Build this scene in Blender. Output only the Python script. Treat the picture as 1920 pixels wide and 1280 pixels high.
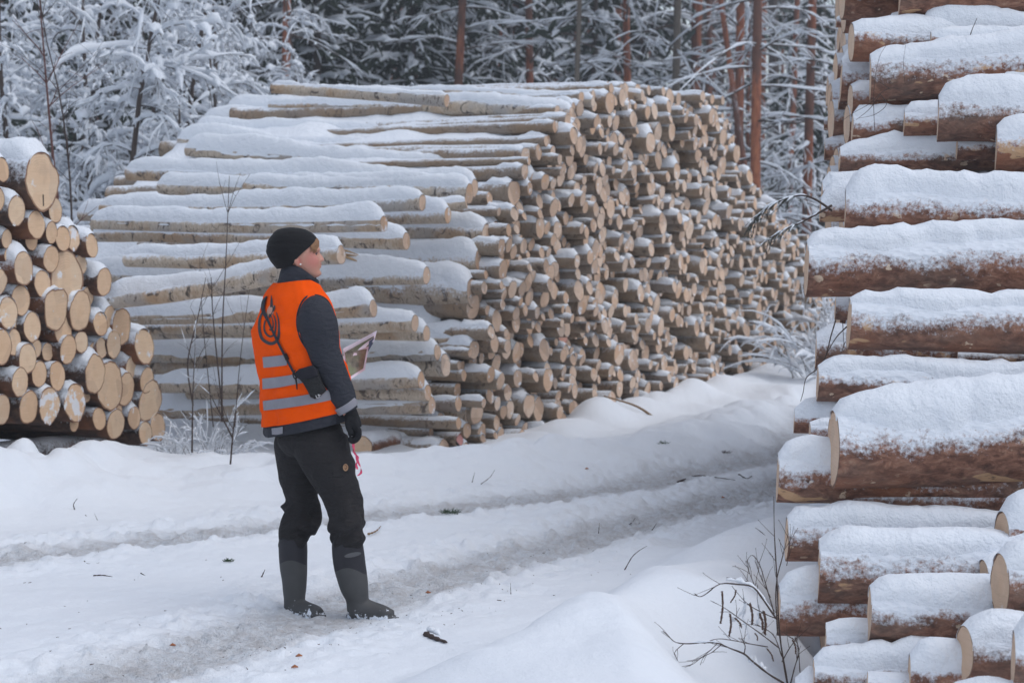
import bpy, math, random
import numpy as np
from mathutils import Vector, Matrix

SC = bpy.context.scene
COL = SC.collection
for _o in list(bpy.data.objects):
    bpy.data.objects.remove(_o)

# ---------------------------------------------------------------- camera
CAMZ = 1.6
FPX = 1920 * 70 / 36.0
PITCH = math.atan(170.0 / FPX)
cam = bpy.data.cameras.new('camera')
cam.lens = 70
cam.sensor_width = 36
cam.clip_start = 0.1
cam.clip_end = 2000
cam.dof.use_dof = True
cam.dof.focus_distance = 8.7
cam.dof.aperture_fstop = 5.0
camo = bpy.data.objects.new('camera', cam)
COL.objects.link(camo)
camo.location = (0, 0, CAMZ)
camo.rotation_euler = (math.pi / 2 - PITCH, 0, 0)
SC.camera = camo

# ---------------------------------------------------------------- world: overcast daylight
SUN_EL, SUN_AZ = math.radians(60), math.radians(108)
w = bpy.data.worlds.new("World")
SC.world = w
w.use_nodes = True
nt = w.node_tree
bg = nt.nodes['Background']
sky = nt.nodes.new('ShaderNodeTexSky')
sky.sky_type = 'NISHITA'
sky.sun_disc = False
sky.sun_elevation = SUN_EL
sky.sun_rotation = SUN_AZ
sky.air_density = 1.0
sky.dust_density = 1.0
sky.ozone_density = 1.0
hs = nt.nodes.new('ShaderNodeHueSaturation')
hs.inputs['Saturation'].default_value = 0.55
nt.links.new(sky.outputs[0], hs.inputs['Color'])
nt.links.new(hs.outputs[0], bg.inputs['Color'])
bg.inputs['Strength'].default_value = 0.15

sun = bpy.data.lights.new('sun', 'SUN')
sun.energy = 1.0
sun.angle = math.radians(75)
sun.color = (1.0, 0.985, 0.97)
suno = bpy.data.objects.new('sun', sun)
COL.objects.link(suno)
# direction the light comes from
sd = Vector((math.sin(-SUN_AZ) * -1 * math.cos(SUN_EL), math.cos(SUN_AZ) * math.cos(SUN_EL), math.sin(SUN_EL)))
sd = Vector((math.sin(SUN_AZ) * math.cos(SUN_EL), math.cos(SUN_AZ) * math.cos(SUN_EL), math.sin(SUN_EL)))
suno.rotation_euler = sd.to_track_quat('Z', 'Y').to_euler()

SC.view_settings.view_transform = 'Standard'
SC.view_settings.look = 'None'
SC.view_settings.exposure = 0.22
SC.view_settings.gamma = 1.0
SC.render.engine = 'CYCLES'
SC.cycles.max_bounces = 6
SC.cycles.diffuse_bounces = 4
SC.cycles.use_denoising = True

# ---------------------------------------------------------------- helpers
def ray(px, py):
    a = (px - 960) / FPX
    b = -(py - 640) / FPX
    c, s = math.cos(PITCH), math.sin(PITCH)
    return Vector((a, c + b * s, -s + b * c))      # forward tilted down, up vector (0,s,c)

def P(px, py, Y):
    """the point at world depth Y seen at this place of the photo"""
    d = ray(px, py)
    t = Y / d.y
    return Vector((d.x * t, Y, CAMZ + d.z * t))

def G(px, py, z=0.0):
    d = ray(px, py)
    t = (z - CAMZ) / d.z
    return Vector((d.x * t, d.y * t, z))

def topx(p):
    x, y, z = p[0], p[1], p[2] - CAMZ
    c, s = math.cos(PITCH), math.sin(PITCH)
    f = y * c - z * s
    u = y * s + z * c
    return (960 + FPX * x / f, 640 - FPX * u / f)

def _hash(ix, iy, iz, seed):
    n = (ix * 374761393 + iy * 668265263 + iz * 1274126177 + seed * 974634777) & 0xFFFFFFFF
    n = ((n ^ (n >> 13)) * 1274126177) & 0xFFFFFFFF
    n = ((n ^ (n >> 16)) * 2246822519) & 0xFFFFFFFF
    return ((n ^ (n >> 15)) & 0xFFFFFF).astype(np.float64) / 0xFFFFFF

def vn(x, y, z=0.0, seed=0):
    """value noise, -1..1, vectorised"""
    x, y, z = np.broadcast_arrays(np.asarray(x, float), np.asarray(y, float), np.asarray(z, float))
    ix, iy, iz = np.floor(x).astype(np.int64), np.floor(y).astype(np.int64), np.floor(z).astype(np.int64)
    fx, fy, fz = x - ix, y - iy, z - iz
    fx = fx * fx * fx * (fx * (fx * 6 - 15) + 10); fy = fy * fy * fy * (fy * (fy * 6 - 15) + 10); fz = fz * fz * fz * (fz * (fz * 6 - 15) + 10)
    def h(a, b, c): return _hash(ix + a, iy + b, iz + c, seed)
    r = 0
    x0 = (h(0,0,0) * (1 - fx) + h(1,0,0) * fx) * (1 - fy) + (h(0,1,0) * (1 - fx) + h(1,1,0) * fx) * fy
    x1 = (h(0,0,1) * (1 - fx) + h(1,0,1) * fx) * (1 - fy) + (h(0,1,1) * (1 - fx) + h(1,1,1) * fx) * fy
    return (x0 * (1 - fz) + x1 * fz) * 2 - 1

def fbm(x, y, z=0.0, seed=0, o=4, g=0.5):
    r, a, f = 0, 1.0, 1.0
    for i in range(o):
        r = r + a * vn(x * f, y * f, z * f if not np.isscalar(z) or z else z, seed + i * 17)
        a *= g; f *= 2.03
    return r

def ss(a, b, x):
    t = np.clip((x - a) / (b - a), 0, 1); return t * t * (3 - 2 * t)

class MB:
    """collects geometry for one mesh"""
    def __init__(s):
        s.v, s.f, s.m, s.uv, s.n = [], [], [], [], 0
    def add(s, verts, faces, mat=0, uv=None):
        verts = np.asarray(verts, float).reshape(-1, 3)
        s.v.append(verts)
        for fa in faces:
            s.f.append(tuple(i + s.n for i in fa))
        s.m.extend([mat] * len(faces))
        s.uv.append(np.zeros((len(verts), 2)) if uv is None else np.asarray(uv, float))
        s.n += len(verts)
    def addn(s, verts, quads, mat=0, uv=None):
        verts = np.asarray(verts, float).reshape(-1, 3)
        s.v.append(verts)
        s.f.extend((quads + s.n).tolist())
        s.m.extend([mat] * len(quads))
        s.uv.append(np.zeros((len(verts), 2)) if uv is None else np.asarray(uv, float))
        s.n += len(verts)
    def merge(s, o, M=None):
        """append another builder, transformed"""
        base = s.n
        for a, u in zip(o.v, o.uv):
            if M is not None:
                a = a @ M[:3, :3].T + M[:3, 3]
            s.v.append(a); s.uv.append(u)
        s.f.extend([tuple(i + base for i in fa) for fa in o.f])
        s.m.extend(o.m); s.n += o.n
    def mesh(s, name, mats, smooth=True, origin=None, uv=False):
        me = bpy.data.meshes.new(name)
        V = np.concatenate(s.v) if s.v else np.zeros((0, 3))
        if origin is not None:
            V = V - np.array(origin)
        me.from_pydata(V.tolist(), [], s.f)
        for mt in (mats if isinstance(mats, (list, tuple)) else [mats]):
            me.materials.append(mt)
        me.polygons.foreach_set('material_index', np.array(s.m, dtype=np.int32))
        me.polygons.foreach_set('use_smooth', np.full(len(s.f), smooth))
        if uv:
            U = np.concatenate(s.uv)
            l = me.uv_layers.new(name='UVMap')
            li = np.zeros(len(me.loops), dtype=np.int32)
            me.loops.foreach_get('vertex_index', li)
            l.data.foreach_set('uv', U[li].astype(np.float32).ravel())
        me.update()
        return me
    def obj(s, name, mats, parent=None, smooth=True, uv=False, loc=None):
        org = None
        if parent is not None:
            org = parent.get('_org')
            org = None if org is None else list(org)
        if loc is not None:
            org = loc
        me = s.mesh(name, mats, smooth, org, uv)
        o = bpy.data.objects.new(name, me)
        COL.objects.link(o)
        if parent is not None:
            o.parent = parent
        elif loc is not None:
            o.location = loc
        return o

def tag(o, label=None, cat=None, group=None, kind=None):
    if label: o['label'] = label
    if cat: o['category'] = cat
    if group: o['group'] = group
    if kind: o['kind'] = kind
    return o

def empty(name, loc, label=None, cat=None, group=None):
    o = bpy.data.objects.new(name, None)
    o.empty_display_size = 0.1
    COL.objects.link(o)
    o.location = loc
    o['_org'] = list(loc)
    return tag(o, label, cat, group)

def child(o, mesh_or_obj, name, parent_inv=True):
    c = bpy.data.objects.new(name, mesh_or_obj)
    COL.objects.link(c)
    c.parent = o
    return c

def copy_tree(o, parent=None):
    c = o.copy()
    COL.objects.link(c)
    c.parent = parent
    for ch in o.children:
        copy_tree(ch, c)
    return c

def gridq(nu, nv, closed=False):
    """quads of a grid nu rows x nv columns; closed joins last column to first"""
    i = np.arange(nu - 1)[:, None]
    j = np.arange(nv if closed else nv - 1)[None, :]
    j2 = (j + 1) % nv
    a = i * nv + j; b = i * nv + j2; c = (i + 1) * nv + j2; d = (i + 1) * nv + j
    return np.stack([a + 0 * b, b, c, d], -1).reshape(-1, 4)

def frames(pts):
    pts = np.asarray(pts, float)
    t = np.gradient(pts, axis=0)
    t /= np.linalg.norm(t, axis=1)[:, None] + 1e-9
    m = np.abs(t).mean(0)
    ref = np.zeros(3); ref[int(np.argmin(m))] = 1
    n = np.cross(t, ref); n /= np.linalg.norm(n, axis=1)[:, None] + 1e-9
    b = np.cross(t, n)
    return t, n, b

def tube(mb, pts, radii, sides=6, mat=0, cap=True):
    pts = np.asarray(pts, float)
    n = len(pts)
    radii = np.broadcast_to(np.asarray(radii, float), (n,))
    t, e1, e2 = frames(pts)
    a = np.arange(sides) * 2 * math.pi / sides
    V = pts[:, None, :] + radii[:, None, None] * (np.cos(a)[None, :, None] * e1[:, None, :] + np.sin(a)[None, :, None] * e2[:, None, :])
    mb.addn(V, gridq(n, sides, True), mat)
    if cap:
        b = mb.n - n * sides
        mb.f.append(tuple(b + k for k in range(sides))[::-1]); mb.m.append(mat)
        mb.f.append(tuple(b + (n - 1) * sides + k for k in range(sides))); mb.m.append(mat)

def catmull(pts, n):
    pts = np.asarray(pts, float)
    k = len(pts)
    p = np.vstack([2 * pts[0] - pts[1], pts, 2 * pts[-1] - pts[-2]])
    u = np.linspace(0, k - 1 - 1e-9, n)
    i = u.astype(int); f = (u - i)[:, None]
    p0, p1, p2, p3 = p[i], p[i + 1], p[i + 2], p[i + 3]
    return 0.5 * ((2 * p1) + (-p0 + p2) * f + (2 * p0 - 5 * p1 + 4 * p2 - p3) * f * f + (-p0 + 3 * p1 - 3 * p2 + p3) * f ** 3)

# ---------------------------------------------------------------- materials
class NT:
    def __init__(s, name):
        s.m = bpy.data.materials.new(name); s.m.use_nodes = True
        s.t = s.m.node_tree; s.b = s.t.nodes['Principled BSDF']
    def n(s, typ, **kw):
        x = s.t.nodes.new(typ)
        for k, v in kw.items():
            if k.startswith('i_'):
                x.inputs[k[2:].replace('_', ' ')].default_value = v
            else:
                setattr(x, k, v)
        return x
    def l(s, a, b): s.t.links.new(a, b)
    def val(s, x, v):
        if hasattr(v, 'links') or hasattr(v, 'is_linked'): s.l(v, x)
        else: x.default_value = v
    def math(s, op, a, b=0.0, c=None, clamp=False):
        x = s.n('ShaderNodeMath', operation=op); x.use_clamp = clamp
        s.val(x.inputs[0], a); s.val(x.inputs[1], b)
        if c is not None: s.val(x.inputs[2], c)
        return x.outputs[0]
    def noise(s, vec, scale, detail=4, rough=0.55, dist=0.0):
        x = s.n('ShaderNodeTexNoise'); x.inputs['Scale'].default_value = scale
        x.inputs['Detail'].default_value = detail; x.inputs['Roughness'].default_value = rough
        x.inputs['Distortion'].default_value = dist
        if vec is not None: s.l(vec, x.inputs['Vector'])
        return x.outputs['Fac']
    def map(s, vec, sc=(1, 1, 1), loc=(0, 0, 0)):
        x = s.n('ShaderNodeMapping'); x.inputs['Scale'].default_value = sc; x.inputs['Location'].default_value = loc
        s.l(vec, x.inputs['Vector']); return x.outputs[0]
    def ramp(s, fac, stops, interp='LINEAR'):
        x = s.n('ShaderNodeValToRGB'); cr = x.color_ramp; cr.interpolation = interp
        while len(cr.elements) < len(stops): cr.elements.new(0.5)
        for e, (p, c) in zip(cr.elements, stops):
            e.position = p
            e.color = (c[0], c[1], c[2], 1) if hasattr(c, '__len__') else (c, c, c, 1)
        s.l(fac, x.inputs[0]); return x.outputs[0]
    def mix(s, fac, a, b):
        x = s.n('ShaderNodeMix', data_type='RGBA')
        s.val(x.inputs[0], fac)
        for sock, v in ((x.inputs[6], a), (x.inputs[7], b)):
            if isinstance(v, tuple): sock.default_value = (v[0], v[1], v[2], 1)
            else: s.l(v, sock)
        return x.outputs[2]
    def bump(s, h, strength, dist):
        x = s.n('ShaderNodeBump'); x.inputs['Strength'].default_value = strength; x.inputs['Distance'].default_value = dist
        s.l(h, x.inputs['Height']); s.l(x.outputs[0], s.b.inputs['Normal']); return x
    def col(s, c):
        if isinstance(c, tuple): s.b.inputs['Base Color'].default_value = (c[0], c[1], c[2], 1)
        else: s.l(c, s.b.inputs['Base Color'])
    def rough(s, r): s.val(s.b.inputs['Roughness'], r)
    def obj(s):
        return s.n('ShaderNodeTexCoord').outputs['Object']
    def objr(s, k=40.0):
        """object coordinates shifted by a random amount per object"""
        tc = s.n('ShaderNodeTexCoord'); oi = s.n('ShaderNodeObjectInfo')
        c = s.n('ShaderNodeCombineXYZ'); m = s.math('MULTIPLY', oi.outputs['Random'], k)
        for i in range(3): s.l(m, c.inputs[i])
        a = s.n('ShaderNodeVectorMath', operation='ADD'); s.l(tc.outputs['Object'], a.inputs[0]); s.l(c.outputs[0], a.inputs[1])
        return a.outputs[0]
    def rand(s): return s.n('ShaderNodeObjectInfo').outputs['Random']

SNOW = (0.80, 0.835, 0.885)

def m_snow():
    n = NT('snow'); geo = n.n('ShaderNodeNewGeometry').outputs['Position']
    a = n.noise(geo, 90, 3, 0.6); b = n.noise(geo, 14, 4, 0.6)
    n.col(n.mix(n.noise(geo, 3, 2), (0.78, 0.82, 0.88), (0.83, 0.86, 0.90)))
    n.rough(0.75); n.b.inputs['Specular IOR Level'].default_value = 0.25
    h = n.math('ADD', n.math('MULTIPLY', a, 0.25), b)
    n.bump(h, 0.9, 0.022)
    return n.m

def m_ground():
    n = NT('ground_snow'); geo = n.n('ShaderNodeNewGeometry').outputs['Position']
    at = n.n('ShaderNodeAttribute', attribute_name='track').outputs['Fac']
    fine = n.noise(geo, 26, 5, 0.7); mid = n.noise(geo, 5, 4, 0.65); vf = n.noise(geo, 110, 3, 0.6)
    grit = n.math('MULTIPLY', at, n.ramp(n.math('ADD', n.math('MULTIPLY', fine, 0.6), n.math('MULTIPLY', mid, 0.55)), [(0.47, 0.0), (0.70, 1.0)]))
    snow = n.mix(n.noise(geo, 1.3, 3), (0.77, 0.815, 0.875), (0.83, 0.86, 0.90))
    dirt = n.mix(vf, (0.30, 0.245, 0.205), (0.56, 0.51, 0.48))
    c = n.mix(n.math('MULTIPLY', grit, 0.55), snow, dirt)
    speck = n.math('MULTIPLY', n.ramp(n.noise(geo, 55, 2, 0.5), [(0.73, 0.0), (0.77, 1.0)]), n.math('ADD', n.math('MULTIPLY', at, 0.8), 0.03), clamp=True)
    c = n.mix(speck, c, (0.16, 0.11, 0.08))
    n.col(c); n.rough(0.8); n.b.inputs['Specular IOR Level'].default_value = 0.2
    amt = n.math('ADD', n.math('MULTIPLY', at, 1.0), 0.20)
    h = n.math('MULTIPLY', n.math('ADD', n.math('MULTIPLY', vf, 0.35), fine), amt)
    n.bump(h, 1.0, 0.03)
    return n.m

def dusting(n, color, vec, lo, hi, amt=1.0):
    """rime and powder caught on the upward-facing bark"""
    nz = n.n('ShaderNodeSeparateXYZ'); n.l(n.n('ShaderNodeNewGeometry').outputs['Normal'], nz.inputs[0])
    f = n.math('ADD', n.math('MULTIPLY', nz.outputs[2], 0.42), n.math('ADD', n.math('MULTIPLY', n.noise(vec, 48, 5, 0.75), 0.75), n.math('MULTIPLY', n.noise(vec, 5, 3, 0.6), 0.5)))
    m = n.ramp(f, [(lo, 0.0), (hi, 1.0)])
    return n.mix(n.math('MULTIPLY', m, amt), color, (0.76, 0.80, 0.86))

def m_spruce():
    n = NT('spruce_bark'); v = n.objr(); vs = n.map(v, (0.55, 1, 1))
    big = n.noise(vs, 5, 4, 0.6); sc = n.noise(vs, 26, 5, 0.7, 0.5)
    vor = n.n('ShaderNodeTexVoronoi'); vor.inputs['Scale'].default_value = 42; n.l(vs, vor.inputs['Vector'])
    c = n.ramp(sc, [(0.25, (0.055, 0.028, 0.020)), (0.45, (0.19, 0.085, 0.055)), (0.60, (0.34, 0.17, 0.11)), (0.78, (0.50, 0.34, 0.24))])
    c = n.mix(n.ramp(big, [(0.45, 0.0), (0.70, 0.6)]), c, (0.15, 0.125, 0.105))
    c = n.mix(n.ramp(n.noise(v, 2.3, 3, 0.5), [(0.52, 0.0), (0.68, 0.55)]), c, (0.33, 0.125, 0.060))
    pe = n.ramp(n.noise(n.map(v, (0.45, 1, 1)), 6.5, 3, 0.55, 0.4), [(0.635, 0.0), (0.65, 1.0)])
    c = n.mix(pe, c, n.mix(sc, (0.50, 0.27, 0.13), (0.62, 0.42, 0.26)))
    c = n.mix(n.ramp(vor.outputs['Distance'], [(0.0, 0.35), (0.2, 0.0)]), c, (0.02, 0.013, 0.01))
    spots = n.math('MULTIPLY', n.ramp(n.noise(n.map(v, (0.8, 1, 1)), 19, 3, 0.5), [(0.655, 0.0), (0.675, 1.0)]), n.ramp(n.noise(v, 3.1, 2), [(0.45, 0.0), (0.55, 1.0)]))
    c = n.mix(spots, c, (0.66, 0.50, 0.36))
    c = n.mix(n.ramp(n.noise(n.map(v, (0.35, 1, 1)), 30, 4, 0.7), [(0.60, 0.0), (0.70, 0.7)]), c, (0.04, 0.024, 0.018))
    c = dusting(n, c, v, 0.60, 0.80)
    n.col(c); n.rough(0.85)
    n.bump(n.math('ADD', sc, n.math('MULTIPLY', vor.outputs['Distance'], 0.7)), 0.9, 0.012)
    return n.m

def m_birch(name='birch_bark', snowy=-0.11, dark=0.0):
    n = NT(name); v = n.objr(); 
    ring = n.noise(n.map(v, (1.25, 0.8, 0.8)), 9.5, 5, 0.7, 1.2)
    pat = n.noise(v, 3.0, 4, 0.6); fine = n.noise(n.map(v, (2.5, 1, 1)), 30, 4, 0.7)
    c = n.ramp(fine, [(0.25, (0.36, 0.28, 0.20)), (0.55, (0.60, 0.50, 0.39)), (0.8, (0.72, 0.65, 0.56))])
    c = n.mix(n.ramp(pat, [(0.48, 0.0), (0.62, 0.8)]), c, (0.44, 0.29, 0.17))
    c = n.mix(n.ramp(n.noise(v, 1.7, 3), [(0.52, 0.0), (0.62, 0.8)]), c, (0.40, 0.385, 0.37))
    c = n.mix(n.ramp(ring, [(0.555, 0.0), (0.61, 0.92)]), c, (0.05, 0.04, 0.035))
    c = n.mix(n.ramp(n.noise(n.map(v, (2.4, 1, 1)), 20, 4, 0.7, 0.8), [(0.60, 0.0), (0.66, 0.75)]), c, (0.09, 0.07, 0.055))
    tone = n.rand()
    if dark: c = n.mix(dark, c, n.mix(pat, (0.085, 0.062, 0.045), (0.26, 0.17, 0.095)))
    c = n.mix(n.math('MULTIPLY', tone, 0.30), c, (0.30, 0.22, 0.17))
    c = dusting(n, c, v, 0.60 - snowy, 0.80 - snowy)
    n.col(c); n.rough(0.8); n.bump(n.math('ADD', fine, ring), 0.6, 0.010)
    return n.m

def m_pinebark():
    n = NT('pine_log_bark'); v = n.objr(); vs = n.map(v, (0.5, 1, 1))
    sc = n.noise(vs, 18, 5, 0.7, 0.4)
    c = n.ramp(sc, [(0.25, (0.02, 0.014, 0.012)), (0.5, (0.075, 0.042, 0.03)), (0.75, (0.17, 0.095, 0.06))])
    c = n.mix(n.ramp(n.noise(v, 3, 3), [(0.48, 0.0), (0.66, 0.8)]), c, (0.25, 0.10, 0.045))
    c = dusting(n, c, v, 0.66, 0.9)
    n.col(c); n.rough(0.85); n.bump(sc, 0.9, 0.014)
    return n.m

def m_wood(name, c1, c2, edge, crack=0.5, snow=0.0, vary=0.25):
    n = NT(name); uv = n.n('ShaderNodeTexCoord').outputs['UV']; v = n.objr()
    ln = n.n('ShaderNodeVectorMath', operation='LENGTH'); n.l(uv, ln.inputs[0])
    rr = n.math('ADD', ln.outputs['Value'], n.math('MULTIPLY', n.noise(v, 9, 2), 0.10))
    ringv = n.math('SINE', n.math('MULTIPLY', n.math('POWER', rr, 0.8), 85.0))
    c = n.mix(n.noise(v, 7, 3, 0.6), c1, c2)
    vo = n.n('ShaderNodeTexVoronoi'); vo.inputs['Scale'].default_value = 5.5; n.l(n.n('ShaderNodeNewGeometry').outputs['Position'], vo.inputs['Vector'])
    sp = n.n('ShaderNodeSeparateXYZ'); n.l(vo.outputs['Color'], sp.inputs[0])
    c = n.mix(n.ramp(sp.outputs[0], [(0.35, 0.0), (1.0, vary)]), c, (0.58, 0.31, 0.15))
    c = n.mix(n.ramp(sp.outputs[1], [(0.45, 0.0), (1.0, vary)]), c, (0.30, 0.23, 0.19))
    c = n.mix(n.math('MULTIPLY', n.rand(), 0.42), c, (0.62, 0.36, 0.19))
    saw = n.noise(n.map(v, (1, 2.0, 55)), 3.0, 3, 0.6)
    c = n.mix(n.ramp(saw, [(0.50, 0.0), (0.75, 0.30)]), c, (0.38, 0.24, 0.14))
    c = n.mix(n.ramp(n.noise(v, 4.5, 3, 0.6), [(0.56, 0.0), (0.74, 0.5)]), c, (0.44, 0.31, 0.22))
    c = n.mix(n.ramp(ringv, [(0.2, 0.0), (1.0, 0.16)]), c, (0.30, 0.16, 0.08))
    c = n.mix(n.ramp(n.math('ADD', rr, n.math('MULTIPLY', n.noise(v, 6, 2), 0.35)), [(0.15, 0.35), (0.60, 0.0)]), c, (0.60, 0.38, 0.22))
    c = n.mix(n.ramp(rr, [(0.95, 0.0), (1.03, 0.9)]), c, edge)
    st = n.noise(n.map(v, (1, 1, 1)), 22, 4, 0.7)
    c = n.mix(n.ramp(st, [(0.60, 0.0), (0.80, crack)]), c, (0.33, 0.20, 0.12))
    f = n.ramp(n.noise(v, 11, 4, 0.65), [(0.66 - snow, 0.0), (0.72 - snow, 0.85)])
    c = n.mix(f, c, (0.77, 0.80, 0.85))
    n.col(c); n.rough(0.75); n.bump(n.math('ADD', st, n.math('MULTIPLY', ringv, 0.08)), 0.35, 0.006)
    return n.m

def m_plain(name, c, rough=0.7, var=0.15, scale=20, bump=0.3, dist=0.004, spec=0.5, metal=0.0):
    n = NT(name); v = n.obj()
    a = n.noise(v, scale, 4, 0.6)
    c2 = tuple(x * (1 - var) for x in c); c3 = tuple(min(1, x * (1 + var)) for x in c)
    n.col(n.mix(a, c2, c3)); n.rough(rough); n.b.inputs['Specular IOR Level'].default_value = spec
    n.b.inputs['Metallic'].default_value = metal
    if bump: n.bump(n.noise(v, scale * 4, 4, 0.65), bump, dist)
    return n.m

M = {}
M['snow'] = m_snow()
M['ground'] = m_ground()
M['spruce'] = m_spruce()
M['birch'] = m_birch()
M['birchs'] = m_birch('rimed_birch_bark', 0.04)
M['birchd'] = m_birch('weathered_birch_bark', -0.17, 0.60)
M['birchbare'] = m_birch('bare_birch_bark', -0.16)
M['pinebark'] = m_pinebark()
M['w_pine'] = m_wood('pine_cut_wood', (0.76, 0.54, 0.35), (0.84, 0.66, 0.47), (0.20, 0.09, 0.05), 0.45, 0.03, 0.3)
M['w_snowy'] = m_wood('snow_plastered_cut_wood', (0.76, 0.54, 0.35), (0.84, 0.66, 0.47), (0.20, 0.09, 0.05), 0.35, 0.16)
M['w_birch'] = m_wood('birch_cut_wood', (0.68, 0.50, 0.38), (0.82, 0.67, 0.54), (0.14, 0.09, 0.07), 0.6, 0.05, 0.6)
M['w_spruce'] = m_wood('spruce_cut_wood', (0.72, 0.50, 0.35), (0.80, 0.62, 0.47), (0.15, 0.07, 0.04), 0.35)
M['w_red'] = m_wood('paint_marked_cut_wood', (0.55, 0.14, 0.18), (0.66, 0.36, 0.32), (0.16, 0.05, 0.05), 0.4)
M['twig'] = m_plain('twig_bark', (0.055, 0.035, 0.028), 0.8, 0.3, 60)
M['redtwig'] = m_plain('red_twig_bark', (0.12, 0.045, 0.035), 0.7, 0.3, 60)
M['pinetrunk'] = None
def m_pinetrunk():
    n = NT('pine_trunk_bark'); v = n.objr(); vs = n.map(v, (1, 1, 0.35))
    sc = n.noise(vs, 14, 4, 0.65)
    c = n.ramp(sc, [(0.28, (0.08, 0.036, 0.025)), (0.5, (0.30, 0.10, 0.05)), (0.72, (0.46, 0.18, 0.085))])
    c = n.mix(n.ramp(n.noise(n.map(v, (1, 1, 0.4)), 3, 3), [(0.45, 0.0), (0.62, 0.75)]), c, (0.09, 0.055, 0.045))
    c = dusting(n, c, v, 0.78, 0.95)
    n.col(c); n.rough(0.85); n.bump(sc, 0.7, 0.02)
    return n.m
M['pinetrunk'] = m_pinetrunk()
M['greytrunk'] = m_plain('grey_trunk_bark', (0.16, 0.135, 0.11), 0.85, 0.4, 14, 0.7, 0.02)
M['branch'] = m_plain('branch_bark', (0.075, 0.055, 0.045), 0.85, 0.35, 30)
M['needle'] = m_plain('spruce_needles', (0.030, 0.046, 0.028), 0.8, 0.5, 8, 0.8, 0.02)
M['needle2'] = m_plain('frosted_needles', (0.075, 0.10, 0.085), 0.8, 0.4, 8, 0.8, 0.02)
M['dry'] = m_plain('dry_seedhead', (0.085, 0.045, 0.03), 0.85, 0.5, 90)

# ---------------------------------------------------------------- ground
def axis(segs):
    out = []
    for a, b, st in segs:
        out += list(np.arange(a, b, st))
    out.append(segs[-1][1])
    return np.array(out)

def polyd(x, y, pts):
    """distance to a polyline, and the signed side (positive to the right of travel)"""
    best = np.full(x.shape, 1e9); side = np.zeros(x.shape)
    for (x0, y0), (x1, y1) in zip(pts[:-1], pts[1:]):
        dx, dy = x1 - x0, y1 - y0; L2 = dx * dx + dy * dy
        t = np.clip(((x - x0) * dx + (y - y0) * dy) / L2, 0, 1)
        px, py = x0 + t * dx, y0 + t * dy
        d = np.hypot(x - px, y - py)
        s = (x - x0) * dy - (y - y0) * dx
        m = d < best
        best = np.where(m, d, best); side = np.where(m, s, side)
    return best, np.sign(side)

NEAR = [(-4.2, 3.0), (-2.0, 6.2), (-1.32, 7.5), (-0.63, 9.0), (0.41, 10.86), (1.25, 12.3), (2.6, 14.6), (3.9, 18.0), (5.2, 24), (7, 34)]
FAR = [(-7.5, 4.5), (-4.6, 7.9), (-2.6, 10.1), (-0.9, 11.6), (0.7, 13.0), (2.1, 15.2), (3.1, 19), (4.4, 25), (6, 34)]
MIDL = [((a[0] + b[0]) / 2, (a[1] + b[1]) / 2) for a, b in zip(NEAR[1:], FAR[:9])]
BANK = [(-9, 7.2), (-5.5, 9.6), (-3.2, 12.0), (-1.3, 13.2), (0.1, 14.1), (1.5, 15.8), (2.7, 18.9), (3.8, 24), (5, 32)]
CURB = [(-3.6, 2.6), (-0.95, 6.3), (-0.25, 7.4), (0.30, 8.7), (0.75, 9.8), (1.5, 11.0), (2.2, 12.4), (3.2, 14.4), (4.6, 18), (7, 26)]

def gauss(x, y, cx, cy, sx, sy, ang, h):
    c, s = math.cos(ang), math.sin(ang)
    u = (x - cx) * c + (y - cy) * s; v = -(x - cx) * s + (y - cy) * c
    return h * np.exp(-(u / sx) ** 2 - (v / sy) ** 2)

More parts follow.
